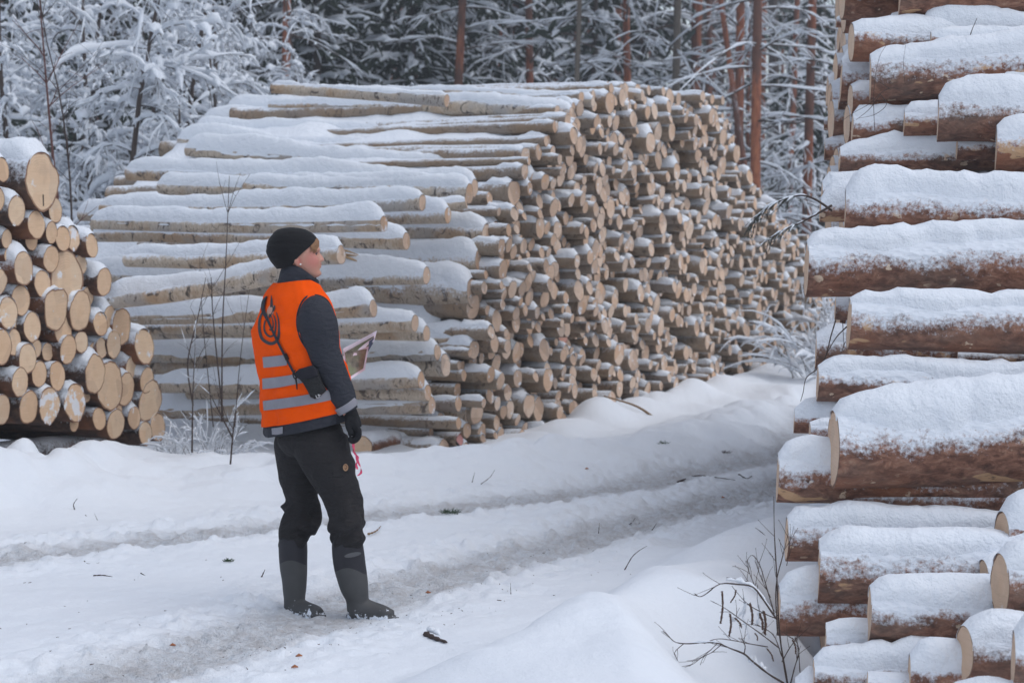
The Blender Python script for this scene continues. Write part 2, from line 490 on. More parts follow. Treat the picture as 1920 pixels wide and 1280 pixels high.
def ground_h(x, y):
    x = np.asarray(x, float); y = np.asarray(y, float)
    dn, _ = polyd(x, y, NEAR); df, _ = polyd(x, y, FAR)
    db, sb = polyd(x, y, BANK); dc, sc = polyd(x, y, CURB)
    wn = ss(0.42, 0.12, dn); wf = ss(0.40, 0.10, df)
    tr = np.maximum(wn, wf)
    h = 0.045 * np.ones_like(x)
    h = h - 0.033 * tr
    # crumbly shoulders thrown up beside the ruts
    sh = np.exp(-((dn - 0.52) / 0.14) ** 2) + np.exp(-((df - 0.50) / 0.14) ** 2)
    h = h + 0.024 * sh * (0.5 + 0.6 * fbm(x * 3, y * 3, 0, 3, 4)).clip(0, 2)
    # left bank between the road and the piles
    lft = np.where(sb < 0, 1.0, 0.0)
    crest = (0.125 - 0.03 * ss(14.3, 16.5, y)) + 0.065 * vn(x * 1.1 + 4, y * 1.1, 0, 5) + 0.05 * vn(x * 2.9, y * 2.9, 0, 6)
    bank = np.where(sb < 0, crest * (1 - 0.80 * ss(0.15, 1.3, db)), crest * np.exp(-(db / 0.62) ** 2 * (1 + 0.4 * vn(x * 2, y * 2, 0, 7))))
    h = h + bank
    # plough lumps on the bank
    h = h + np.exp(-(db / 0.50) ** 2) * 0.075 * np.abs(fbm(x * 2.3, y * 2.3, 0, 8, 3))
    # snow heaped against the foot of the piles
    fx = x + 0.32 * (y - 15.0)                          # rough distance measure from the birch front
    ff = (x - 0.0) * 0.9235 - (y - 16.6) * 0.3836
    h = h + np.where(sb < 0, np.exp(-((ff - 0.25) / 0.30) ** 2) * (0.10 + 0.14 * np.abs(vn(x * 1.9 + y * 1.1, y * .7, 0, 9))), 0) * ss(-0.1, 0.7, x)
    dp, _ = polyd(x, y, [(-4.3, 9.6), (-2.85, 12.4), (-2.2, 14.0)])
    h = h + np.exp(-(dp / 0.24) ** 2) * (0.06 + 0.16 * np.abs(vn(x * 2.6 + 3, y * 1.7, 0, 10)))
    for (bx, by) in ((G(552, 1152).x, 8.68), (G(585, 1152).x, 8.66), (G(668, 1156).x, 8.60), (G(712, 1156).x, 8.58)):
        dd = np.hypot(x - bx, y - by); h = h + 0.007 * np.exp(-((dd - 0.15) / 0.035) ** 2)
    # right bank with dunes
    rgt = np.where(sc > 0, ss(0.0, 0.85, dc), 0.0)
    rb = 0.15 + 0.02 * vn(x * 0.9, y * 0.9, 0, 11)
    # ---
    rb = rb * (1 - 0.85 * ss(0.75, 1.6, x) * ss(9.2, 7.8, y))
    h = h + rgt * rb
    h = h - 0.24 * ss(0.95, 1.35, x) * ss(9.2, 8.2, y) - 0.20 * ss(0.38, 0.8, x) * ss(8.1, 7.6, y)
    for g in ((0.22, 7.45, 0.75, 0.24, 1.0, 0.09), (0.60, 8.35, 0.85, 0.24, 1.15, 0.08), (1.08, 9.45, 0.60, 0.28, 0.25, 0.12), (0.95, 8.35, 0.35, 0.50, 0.6, 0.05),
              (1.45, 9.9, 0.45, 0.32, -0.1, 0.12), (1.9, 11.4, 0.8, 0.42, 0.3, 0.24), (1.1, 7.3, 0.35, 0.5, 0.4, -0.10), (1.35, 8.4, 0.25, 0.4, 0.3, -0.08), (-0.25, 6.9, 0.6, 0.3, 0.9, 0.06), (2.3, 10.6, 0.7, 1.0, 0, 0.12)):
        h = h + gauss(x, y, *g) * (0.25 + 0.75 * np.where(sc > 0, ss(-0.1, 0.4, dc), 0.0))
    for (x0, y0, x1, y1, hh, wl, wr_) in ((0.0, 7.75, 0.66, 6.85, 0.055, 0.34, 0.14), (0.30, 8.85, 0.85, 8.05, 0.05, 0.36, 0.15), (0.65, 10.2, 1.35, 9.5, 0.06, 0.4, 0.17), (0.85, 8.9, 1.35, 8.6, 0.04, 0.3, 0.12)):
        L_ = math.hypot(x1 - x0, y1 - y0); ux, uy = (x1 - x0) / L_, (y1 - y0) / L_
        u_ = (x - x0) * ux + (y - y0) * uy; v_ = -(x - x0) * uy + (y - y0) * ux
        v_ = v_ - 0.10 * np.sin(u_ * 4.2 + x0 * 5)
        across = np.where(v_ > 0, np.exp(-(v_ / wr_) ** 2), np.exp(-(np.abs(v_) / wl) ** 1.6))
        h = h + hh * across * np.exp(-((u_ - L_ / 2) / (L_ * 0.52)) ** 4)
    off = 1 - np.maximum(tr, np.exp(-((dn - .5) / .3) ** 2))
    h = h + 0.016 * fbm(x * 1.6, y * 1.6, 0, 21, 3) * off + 0.0035 * fbm(x * 9, y * 9, 0, 22, 4, .6)
    # churned grain in the road
    road = np.clip(ss(0.85, 0.35, np.minimum(dn, df + 0.25 * (sb < 0))), 0, 1) * np.where(sb < 0, 0.0, ss(0.1, 0.7, db))
    h = h + (0.003 + 0.0085 * road) * (0.6 * fbm(x * 7, y * 7, 0, 31, 5, 0.66) + 0.7 * fbm(x * 17, y * 17, 0, 33, 3, 0.7)) * (0.15 + road) 
    # chunky crumbs along ruts
    c = fbm(x * 10, y * 10, 0, 41, 3, 0.6)
    h = h + 0.030 * np.clip(c - 0.30, 0, 1) * road + 0.012 * np.clip(fbm(x * 24, y * 24, 0, 43, 2) - 0.45, 0, 1) * (road > .05)
    w_ = np.exp(-(np.hypot((x + 0.68) / 1.2, y - 8.60) / 0.34) ** 2); h = h * (1 - w_) + (0.35 * h - 0.006) * w_
    # beyond
    h = h + ss(24, 45, y) * 0.25
    return h, tr, road

def _near_fine():
    xs = axis([(-400, -40, 40), (-40, -12, 4), (-12, -5, 0.35), (-5, -3.2, 0.06), (-3.2, 2.9, 0.017), (2.9, 6, 0.07), (6, 14, 0.5), (14, 40, 4), (40, 400, 40)])
    ys = axis([(-40, 0, 8), (0, 5.5, 0.5), (5.5, 6.9, 0.05), (6.9, 13.2, 0.019), (13.2, 18, 0.05), (18, 30, 0.3), (30, 60, 3), (60, 600, 40)])
    return xs, ys
xs, ys = _near_fine()
X, Y = np.meshgrid(xs, ys)
Hh, TR, RD = ground_h(X, Y)
fade = ss(60, 30, np.hypot(X, Y))
Hh = Hh * fade + (1 - fade) * 0.3
mb = MB(); mb.addn(np.stack([X, Y, Hh], -1), gridq(len(ys), len(xs)))
ground = mb.obj('snow_ground', [M['ground']])
tag(ground, 'snow covered ground with two rutted wheel tracks and soft banks', None, None, 'structure')
at = ground.data.attributes.new('track', 'FLOAT', 'POINT')
amt = np.clip(TR ** 1.6 * 0.9 + RD * 0.07 * (Hh > -1), 0, 1)
at.data.foreach_set('value', amt.ravel().astype(np.float32))
_gx, _gy, _gh = xs, ys, Hh
def gz(x, y):
    i = int(np.clip(np.searchsorted(_gx, x) - 1, 0, len(_gx) - 2)); j = int(np.clip(np.searchsorted(_gy, y) - 1, 0, len(_gy) - 2))
    fx = (x - _gx[i]) / (_gx[i + 1] - _gx[i]); fy = (y - _gy[j]) / (_gy[j + 1] - _gy[j])
    return float((_gh[j, i] * (1 - fx) + _gh[j, i + 1] * fx) * (1 - fy) + (_gh[j + 1, i] * (1 - fx) + _gh[j + 1, i + 1] * fx) * fy)
def onground(px, py):
    """where the sight line through this place of the photo meets the snow"""
    d = ray(px, py); t = 6.0
    while t < 40:
        p = Vector((0, 0, CAMZ)) + d * t
        if p.z < gz(p.x, p.y): break
        t += 0.02
    return p

# ---------------------------------------------------------------- logs
def log_parts(L, r0, r1, seed, nside=20, seg=0.12, bend=0.0, rough=0.04, knots=0, rim=0.0,
              snow=None, endrings=3, tilt_end=0.0):
    """bark, cut ends and snow of a log whose near end is at x=0 and whose far end is at x=L.
    snow = (from, to, thickness, coverage 0..1, lumps)"""
    rng = np.random.RandomState(seed)
    n = max(3, int(L / seg) + 1)
    u = np.linspace(0, L, n)
    a = np.arange(nside) * 2 * math.pi / nside
    ca, sa = np.cos(a), np.sin(a)
    ov = 1 + rough * (vn(ca * 1.3 + seed, sa * 1.3, 0, 1) + 0.6 * vn(ca * 3 + seed, sa * 3, 0, 2))
    R = (r0 + (r1 - r0) * u / L)[:, None] * ov[None, :]
    R = R * (1 + rough * 0.9 * vn(u[:, None] * 2.5 + seed, ca[None] * 1.5, sa[None] * 1.5 + 7, 3) + rough * 0.5 * vn(u[:, None] * 9 + seed, ca[None] * 5, sa[None] * 5, 4))
    for k in range(knots):
        ku, ka = rng.uniform(0.05, L * 0.9), rng.uniform(0, 6.28)
        da = np.abs((a[None] - ka + math.pi) % (2 * math.pi) - math.pi) * R
        R = R + 0.10 * r0 * np.exp(-((u[:, None] - ku) ** 2 + da ** 2) / (0.035 ** 2))
    cy = bend * np.sin(u / L * math.pi) + 0.02 * r0 / 0.1 * vn(u * 0.9 + seed, 0, 0, 5)
    cz = bend * 0.6 * np.sin(u / L * math.pi * 0.8) + 0.015 * vn(u * 0.8 + seed, 3, 0, 6)
    cy -= cy[0]; cz -= cz[0]
    U = u[:, None] + tilt_end * (sa[None] * R) * np.exp(-u[:, None] / 0.2)
    V = np.stack([U + 0 * R, cy[:, None] + R * ca[None], cz[:, None] + R * sa[None]], -1)
    bark = MB(); bark.addn(V, gridq(n, nside, True)[:, ::-1])
    ends = MB()
    bark.f.append(tuple((n - 1) * nside + k for k in range(nside))); bark.m.append(0)
    for side in (0,):
        ring = V[side]; c = ring.mean(0)
        vs, uv = [c + np.array([(-0.001 if side == 0 else 0.001), 0, 0])], [(0, 0)]
        fr = np.linspace(0, 1, endrings + 1)[1:]
        for f in fr:
            for k in range(nside):
                p = c + (ring[k] - c) * f
                vs.append(p); uv.append((f * ca[k], f * sa[k]))
        fs = []
        for k in range(nside):
            k2 = (k + 1) % nside
            t = (0, 1 + k, 1 + k2)
            fs.append(t if side else t[::-1])
            for j in range(endrings - 1):
                q = (1 + j * nside + k, 1 + (j + 1) * nside + k, 1 + (j + 1) * nside + k2, 1 + j * nside + k2)
                fs.append(q if side else q[::-1])
        ends.add(vs, fs, 0, uv)
    sm = None
    if snow:
        s0, s1, th, cov, lump = snow
        sm = MB()
        m = max(5, int((s1 - s0) / (0.035 if L < 6 and th > 0.05 else 0.05)) + 1)
        if m > 150: m = 150
        su = np.linspace(s0, s1, m)
        # finer near both ends
        e = np.minimum(su - s0, s1 - su)
        nv = 15
        v = np.linspace(-1, 1, nv)
        r = np.interp(su, u, R.mean(1)); yy = np.interp(su, u, cy); zz = np.interp(su, u, cz)
        ph = np.radians(58 - 42 * cov) + 0.30 * vn(su * 3.1 + seed, 1, 0, 12)[:, None] + 0.12 * vn(su * 11 + seed, 1, 0, 18)[:, None] + 0.09 * vn(su * 37 + seed, 1, 0, 13)[:, None]
        phL = np.clip(ph + 0.12 * vn(su * 5 + seed, 9, 0, 14)[:, None], -0.25, 1.2)
        phv = np.where(v[None] < 0, ph, phL).clip(-0.25, 1.2)
        rr = r[:, None] + 0.004
        W = rr * np.cos(phv); ze = rr * np.sin(phv)
        vq = np.sign(v) * np.abs(v) ** 0.8; yl = W * vq[None]; v = vq
        zs = np.sqrt(np.maximum(rr ** 2 - yl ** 2, 0))
        T = 0.72 * th * (1 + 0.46 * vn(su * 1.5 + seed, 0, 0, 15) + 0.10 * lump * vn(su * 3.7 + seed, 0, 0, 16))[:, None]
        top = ze + (rr + T - ze) * (1 - np.abs(v[None]) ** 2.3) ** 0.62
        f = (np.clip(1 - (1 - np.clip(e / (th * 1.5 + 0.012), 0, 1)) ** 2, 0, 1) ** 0.55)[:, None]
        z = zs + (np.maximum(top, zs - 0.003) - zs) * f + 0.0
        z = z + f * 0.013 * lump * (1 - np.abs(v[None]) ** 4) * fbm(su[:, None] * 8 + seed, yl * 8, 0, 17, 4, .62)
        z = np.where(np.abs(v[None]) > 0.99, ze - 0.006, z)
        z = np.where((f < 0.02) , np.minimum(z, zs - 0.004), z)
        drift = 0.0
        tuck = np.where(np.abs(v[None]) > 0.99, 0.90, 1 + 0.04 * f * (1 - np.abs(v[None]) ** 6))
        z = np.where(np.abs(v[None]) > 0.99, ze * 0.90 - 0.006, z)
        Vs = np.stack([su[:, None] + 0 * z, yy[:, None] + yl * tuck, zz[:, None] + z], -1)
        sm.addn(Vs, gridq(m, nv)[:, ::-1])
    return bark, ends, sm

def place(o, near, far_dir, pitch=None):
    """put a log with its near end at NEAR, running along FAR_DIR"""
    d = Vector(far_dir).normalized()
    yaw = math.atan2(d.y, d.x); pit = -math.asin(d.z)
    o.location = near
    o.rotation_euler = (0, pit, yaw)

def make_log(name, L, r0, r1, seed, barkm, endm, near, dirv, label, cat, group, **kw):
    b, e, s = log_parts(L, r0, r1, seed, **kw)
    o = b.obj(name, [barkm])
    place(o, near, dirv)
    tag(o, label, cat, group)
    c = e.obj('cut_end', [endm], parent=o, uv=True)
    if s is not None:
        s.obj('snow_cap', [M['snow']], parent=o)
    return o

ORD = ['', 'second ', 'third ', 'fourth ', 'fifth ', 'sixth ', 'seventh ']
def dirword(dx, dy):
    a = math.degrees(math.atan2(-dy, dx)) % 360
    return ['right of', 'above right of', 'above', 'above left of', 'left of', 'below left of', 'below', 'below right of'][int((a + 22.5) // 45) % 8]
def auto_labels(items, marks, fmt, maxrank=6):
    """items: [(obj, px, py, word)], marks: [(px, py, phrase)] -> a label for each from its nearest landmark"""
    rows = {}
    for it in items:
        o, x, y, wd = it
        k = min(range(len(marks)), key=lambda i: (marks[i][0] - x) ** 2 + (marks[i][1] - y) ** 2)
        dw = dirword(x - marks[k][0], y - marks[k][1])
        d = math.hypot(x - marks[k][0], y - marks[k][1])
        rows.setdefault((k, dw), []).append((d, it))
    left = []
    for (k, dw), v in rows.items():
        v.sort(key=lambda t: t[0])
        for r, (d, it) in enumerate(v):
            if r < min(maxrank, len(ORD)):
                it[0]['label'] = fmt.format(word=it[3], ord=ORD[r], dir=dw, mark=marks[k][2])
            else:
                left.append(it)
    return left

# ================================================================ birch pulpwood pile
BA = np.array([-0.9235, 0.3836, 0.0])       # along the logs, away from the road
BU = np.array([0.3836, 0.9235, 0.0])        # along the front, away from the camera
B0 = np.array([0.0, 16.6, 0.0])
def face_s(px):
    k = (px - 960) / FPX
    # x = k*Y (small pitch ignored for the plane)
    return (k * B0[1] - B0[0]) / (BU[0] - k * BU[1])
PROF = [(-1.35, 0.05), (-1.15, 0.45), (-1.0, 0.9), (-0.85, 1.35), (-0.6, 1.75), (-0.2, 2.1), (0.35, 2.45), (0.9, 2.75), (1.5, 2.98), (2.4, 3.15), (3.6, 3.25), (5.6, 3.25), (6.3, 3.05), (7.2, 2.5), (8.3, 2.05), (9.6, 1.85), (11.0, 1.6), (12.2, 1.4)]
PS = np.array([p[0] for p in PROF]); PZ = np.array([p[1] for p in PROF])
def prof(s): return np.interp(s, PS, PZ)

BG = 'snowy birch logs of the big pulpwood pile'
birch_objs = []     # (obj, px, py, word)

# long logs on the near slope of the pile, traced: left end, right end, radius px, snow thickness m, coverage, bark
SL = [
 (512,165,838,190,11,0.015,0.2,0), (640,176,1112,192,9,0.03,0.5,0), (828,180,1205,180,10,0.02,0.3,0), (540,186,1180,203,10,0.03,0.5,0),
 (505,196,1075,202,9,0.05,0.8,1), (798,206,1072,217,15,0.06,0.5,0), (428,208,1112,236,15,0.09,0.75,1), (388,226,1088,268,12,0.08,0.9,0), (370,246,1062,300,12,0.08,0.9,0),
 (338,268,1030,322,13,0.08,0.85,0), (352,286,1000,338,13,0.08,0.85,0), (330,312,1012,350,12,0.07,0.8,0), (238,322,890,352,15,0.07,0.6,1), (300,343,880,360,14,0.07,0.7,0),
 (462,352,880,364,17,0.055,0.45,0), (520,348,990,352,14,0.06,0.6,0), (190,382,792,380,14,0.07,0.6,0), (150,398,840,404,14,0.08,0.9,1), (175,416,720,420,14,0.08,0.85,0),
 (612,446,874,380,10,0.05,0.4,0), (182,448,762,452,15,0.08,0.85,0), (700,416,955,404,15,0.07,0.6,0), (640,440,913,440,20,0.07,0.6,0), (236,484,640,478,17,0.06,0.45,0),
 (622,492,900,488,20,0.08,0.8,1), (204,560,560,502,17,0.06,0.5,0), (170,510,800,516,15,0.08,0.8,1), (330,546,886,548,26,0.08,0.7,1), (215,592,700,578,15,0.08,0.9,0),
 (280,608,778,606,15,0.075,0.6,0), (240,632,800,625,14,0.08,0.9,0), (288,640,882,640,15,0.07,0.65,0), (250,668,820,660,14,0.08,0.9,0), (286,690,836,684,20,0.07,0.6,0),
 (300,722,790,712,14,0.08,0.9,0), (352,742,802,736,14,0.075,0.65,0), (300,760,810,760,15,0.08,0.9,0), (432,776,880,778,19,0.05,0.5,0), (400,800,905,808,14,0.04,0.4,0),
]
SLL = {
 0: 'thin bare log lying topmost on the birch pile, orange brown bark',
 5: 'short bare sided birch log with cut end jutting from the pile top',
 6: 'thick grey snow covered birch log below the bare topmost logs',
 7: 'long snowy birch log with orange stripped bark near its cut end',
 12: 'thick birch log whose dark butt juts farthest out below the bare ones',
 14: 'birch log with smooth peeled yellow cut end in the upper slope',
 16: 'long black and white mottled birch log above the beanie, running level',
 19: 'slender birch log leaning diagonally across the slope behind the beanie',
 23: 'pale scarred birch log with splintered end just behind the beanie',
 25: 'bent birch log sloping upward from the pine pile toward the person',
 27: 'thickest snow loaded birch log at the chin height of the person',
 29: 'birch log ending squarely just above the map sheet',
 33: 'red brown barked log at the waist height of the orange vest',
 37: 'black and white birch log beside the glove, third from the bottom',
 38: 'lowest long birch log resting on the dark support log',
}
rngs = random.Random(5)
for i, (xl, yl, xr, yr, rp, th, cov, rim) in enumerate(SL):
    s = face_s(xr)
    if i == 19: s -= 0.15
    Yr = B0[1] + BU[1] * s
    # far end: walk along the log direction until it is seen at xl
    near = np.array(P(xr, yr, Yr))
    ka = (xl - 960) / FPX
    dx, dy = BA[0], BA[1] * (1.0 if i != 19 else 0.25)
    L = (ka * near[1] - near[0]) / (dx - ka * dy)
    Yl = near[1] + L * dy
    far = np.array(P(xl, yl, Yl))
    d = far - near; L = float(np.linalg.norm(d))
    r = rp / FPX * (near[1] + far[1]) / 2
    bm = M['birchbare'] if i < 4 or i in (5, 19) else M['birchs'] if rim else M['birch']
    em = M['w_birch']; cov = cov + (0.45 if yr < 360 and cov > .6 else 0.12 if cov < .55 else 0.3); th = th * (1.35 if th > .05 else 1)
    o = make_log('birch_log', L, r * 1.08, r * 0.9, 100 + i, bm, em, near, d, SLL.get(i), 'birch log', BG,
                 nside=18, bend=rngs.uniform(-0.07, 0.07), rough=0.075, knots=9, snow=(0.0, L, th * 1.1, cov, 0.7))
    wd = 'thick' if rp > 17 else 'thin' if rp < 13 else 'long'
    birch_objs.append([o, (xl + xr) / 2, (yl + yr) / 2, wd, i in SLL])
marks = [((SL[i][0] + SL[i][2]) / 2, (SL[i][1] + SL[i][3]) / 2, SLL[i]) for i in SLL]
short = {0: 'the bare topmost birch log', 5: 'the jutting bare log end', 6: 'the thick grey log', 7: 'the orange striped log', 12: 'the dark jutting butt', 14: 'the peeled yellow log', 16: 'the mottled level log',
         19: 'the leaning slender log', 23: 'the splintered log', 25: 'the bent sloping log', 27: 'the thickest log', 29: 'the log above the map', 33: 'the red brown log', 37: 'the log beside the glove', 38: 'the lowest long log'}
marks = [((SL[i][0] + SL[i][2]) / 2, (SL[i][1] + SL[i][3]) / 2, short[i]) for i in SLL]
# slopes are read top to bottom: rank by height only
rows = {}
for it in birch_objs:
    if it[4]: continue
    k = min(range(len(marks)), key=lambda q: abs(marks[q][1] - it[2]))
    rows.setdefault((k, it[2] < marks[k][1]), []).append((abs(marks[k][1] - it[2]), it))
for (k, up), v in rows.items():
    v.sort(key=lambda t: t[0])
    for r_, (d_, it) in enumerate(v):
        it[0]['label'] = '%s snowy birch log on the slope, %sone %s %s' % (it[3], ORD[r_], 'above' if up else 'below', marks[k][2])

# splinters of the broken log and the dark support log under the pile corner
mb = MB()
for (x0, y0, x1, y1, rr) in ((612, 474, 690, 500, .020), (618, 470, 672, 478, .016), (640, 484, 722, 500, .008), (630, 476, 700, 492, .010)):
    Yq = 15.35
    p0, p1 = P(x0, y0, Yq), P(x1, y1, Yq - .12)
    tube(mb, catmull([p0, (p0 + p1) / 2 + Vector((0, 0, .02)), p1], 7), np.linspace(rr, 0.003, 7), 5)
sp = mb.obj('splinter', [m_plain('splinter_wood', (0.50, 0.33, 0.18), 0.8, 0.25, 40)], loc=list(P(612, 474, 15.35)))
tag(sp, 'pale torn splinters of wood sticking out beside the face', 'splinter')

sup = make_log('support_log', 3.2, 0.085, 0.12, 77, M['pinebark'], M['w_pine'], P(680, 838, 15.15), (BU[0], BU[1], 0.0),
               'dark pine support log with round yellow end, lowest beneath the birch pile', 'pine log', None, nside=24, rough=0.04, snow=(0, 0.35, .05, .6, 1))
sup2 = make_log('support_log', 1.9, 0.12, 0.12, 78, M['pinebark'], M['w_pine'], P(738, 828, 15.75), (0.46, 0.89, 0.0),
               'thick dark support log running behind the round yellow end', 'pine log', None, nside=24, rough=0.04)

# front of the pile: cut ends packed together
rng = np.random.RandomState(11)
CS, CZ, CR = [], [], []
def try_pack(rlo, rhi, tries, slack):
    global CS, CZ, CR
    for k in range(tries):
        s_ = rng.uniform(-1.3, 12.0); z_ = rng.uniform(0.02, 3.3); r_ = rng.uniform(rlo, rhi)
        if z_ > prof(s_) - r_ * 0.3: continue
        if CS:
            a = np.array(CS); b = np.array(CZ); c = np.array(CR)
            if np.any((a - s_) ** 2 + (b - z_) ** 2 < (slack * (c + r_)) ** 2): continue
        CS.append(s_); CZ.append(z_); CR.append(r_)
try_pack(0.085, 0.11, 230, 0.97)
try_pack(0.062, 0.082, 2200, 0.96)
try_pack(0.048, 0.064, 10000, 0.94)
try_pack(0.034, 0.048, 8000, 0.92)
CS, CZ, CR = np.array(CS), np.array(CZ), np.array(CR)
bulge = 0.13 * vn(CS * 1.3, CZ * 1.6, 0, 3) + rng.uniform(-0.15, 0.12, len(CS)) 
edge = prof(CS) - CZ
# templates
TPL = []
for k in range(9):
    sd_ = 300 + k
    L = 3.4
    hasnow = (0.0, rng.uniform(0.16, 0.40), 0.058, 0.85, 1.8) if k not in (3, 7) else (0.02, 0.25, 0.025, 0.4, 1.2)
    b, e, s = log_parts(L, 0.09, 0.082, sd_, nside=16, seg=0.28, rough=0.07, snow=hasnow, tilt_end=rng.uniform(-0.15, 0.15), endrings=2)
    TPL.append((b, e, s, b.mesh('birch_log', [M['birchd']]), e.mesh('cut_end', [M['w_birch']], uv=True), s.mesh('snow_cap', [M['snow']]), e.mesh('cut_end', [M['w_red']], uv=True)))
order = np.argsort(B0[1] + BU[1] * CS - 6.0 * CR)     # those that show largest come first
NIND = 300 - len(SL) 
RED = [(1470, 246), (1352, 505), (868, 832), (1062, 625), (1180, 772), (1470, 575)]
stuff = MB(); stuffS = MB()
ind = []
for rank, i in enumerate(order):
    k = rng.randint(len(TPL)); sc = CR[i] / 0.09
    if edge[i] < 0.12: k = (3, 7)[k % 2]
    p = B0 + BU * CS[i] - BA * (bulge[i])
    p = np.array([p[0], p[1], CZ[i]])
    yaw = math.atan2(BA[1], BA[0]) - 0.07 + rng.uniform(-0.07, 0.07); pit = rng.uniform(-0.02, 0.03)
    if rank < NIND:
        red = False
        px, py = topx(p)
        o = bpy.data.objects.new('birch_log', TPL[k][3]); COL.objects.link(o)
        o.location = p; o.rotation_euler = (0, pit, yaw); o.scale = (1, sc, sc)
        tag(o, None, 'birch log', BG)
        c1 = child(o, TPL[k][4], 'cut_end')
        if (edge[i] < 0.30) or rng.rand() < 0.72:
            c2 = child(o, TPL[k][5], 'snow_cap')
        ind.append((o, px, py, 'thick' if CR[i] > .098 else 'thin' if CR[i] < .062 else 'medium'))
    else:
        c, s_ = math.cos(yaw), math.sin(yaw)
        Mx = np.eye(4)
        Mx[:3, :3] = np.array([[c, -s_ * sc, 0], [s_, c * sc, 0], [0, 0, sc]])
        Mx[:3, 3] = p
        b, e, s = TPL[k][:3]
        stuff.merge(b, Mx)
        n0 = len(stuff.m); stuff.merge(e, Mx); stuff.m[n0:] = [1] * (len(stuff.m) - n0)
        if (edge[i] < 0.30) or rng.rand() < 0.72:
            n0 = len(stuff.m); stuff.merge(s, Mx); stuff.m[n0:] = [2] * (len(stuff.m) - n0)
# set-back logs that close the gaps between the ends
for q in range(420):
    s_ = rng.uniform(-0.9, 12.0); z_ = rng.uniform(0.05, 3.1)
    if z_ > prof(s_) - 0.12: continue
    p = B0 + BU * s_ + BA * rng.uniform(0.45, 0.85); p[2] = z_
    k = rng.randint(len(TPL)); sc = rng.uniform(0.8, 1.3)
    yaw = math.atan2(BA[1], BA[0]); c, s2 = math.cos(yaw), math.sin(yaw)
    Mx = np.eye(4); Mx[:3, :3] = np.array([[c, -s2 * sc, 0], [s2, c * sc, 0], [0, 0, sc]]); Mx[:3, 3] = p
    stuff.merge(TPL[k][0], Mx); n0 = len(stuff.m); stuff.merge(TPL[k][1], Mx); stuff.m[n0:] = [1] * (len(stuff.m) - n0)
so = stuff.obj('birch_logs', [M['birchd'], M['w_birch'], M['snow']], uv=True)
tag(so, 'hundreds of smaller birch log ends in the far front of the pile', 'birch logs', None, 'stuff')
# paint marks: swap the end of the log nearest to each place
for (rx, ry) in RED:
    it = min(ind, key=lambda t: (t[1] - rx) ** 2 + (t[2] - ry) ** 2)
    if math.hypot(it[1] - rx, it[2] - ry) < 60:
        for ch in it[0].children:
            if ch.name.startswith('cut_end'): ch.data = TPL[0][6]
        it[0]['label'] = None
        it[0]['_mark'] = 1
ind.sort(key=lambda t: t[1])
fm = []
rest = []
pick = [(1170, 290, 'thick birch log end jutting high on the pile front'), (1130, 790, 'thick round birch log end low in the pile front near the snow bank'),
        (960, 790, 'birch log end capped with snow at the lowest near corner of the pile'), (1010, 560, 'round birch log end halfway up the near part of the pile front'),
        (1180, 520, 'round birch log end halfway up the middle of the pile front'), (1050, 700, 'birch log end in the lower middle of the pile front'),
        (1230, 660, 'birch log end just above the leaning stick on the pile front'), (920, 600, 'birch log end beside the near corner above the big snowy log'),
        (1120, 400, 'birch log end in the upper near part of the pile front'), (1300, 330, 'birch log end high on the far part of the pile front')]
used = set()
for (x, y, ph) in pick:
    it = min((t for t in ind if id(t[0]) not in used), key=lambda t: (t[1] - x) ** 2 + (t[2] - y) ** 2)
    used.add(id(it[0])); it[0]['label'] = ph
sh = ['the thick high jutting end', 'the thick round low end', 'the lowest corner end', 'the round end halfway up', 'the mid front round end', 'the lower middle end', 'the end above the stick', 'the near corner end', 'the upper near end', 'the high far end']
mk = [(x, y, s_) for (x, y, _), s_ in zip(pick, sh)]
redn = 0
for t in ind:
    if '_mark' in t[0] and id(t[0]) not in used:
        used.add(id(t[0])); redn += 1
        t[0]['label'] = 'pink painted birch end, %s' % ('%s %s' % (dirword(t[1] - mk[0][0], t[2] - mk[0][1]), mk[0][2]) if redn == 1 else '%spainted end from the near corner' % ORD[redn - 1])
todo = [t for t in ind if id(t[0]) not in used]
left = auto_labels(todo, mk, '{word} front birch log end, {ord}one {dir} {mark}', 4)
for t in left:
    z = 'upper' if t[2] < 400 else 'lower' if t[2] > 640 else 'middle'
    x = 'near' if t[1] < 1080 else 'far'
    t[0]['label'] = '%s unmarked birch log end packed in the %s %s pile front' % (t[3], z, x)

# snow bedded between the slope logs
ns, ntt = 90, 60
Sg = np.linspace(-1.3, 11.5, ns)[:, None]; Tg = np.linspace(0.28, 4.2, ntt)[None, :]
Pg = B0[None, None] + BU[None, None] * Sg[..., None] + BA[None, None] * Tg[..., None]
zg = prof(Sg) - 0.085 + 0.05 * fbm(Sg * 3, Tg * 2, 0, 9, 3) + 0 * Tg
zg = zg - 2.8 * ss(3.75, 4.2, Tg) - 0.25 * ss(0.45, 0.28, Tg)
Pg[..., 2] = np.maximum(zg, -0.1)
mb = MB(); mb.addn(Pg, gridq(ns, ntt))
so = mb.obj('packed_snow', [M['snow']])
tag(so, 'white snow packed between the long logs on the birch pile slope', 'snow', None, 'stuff')

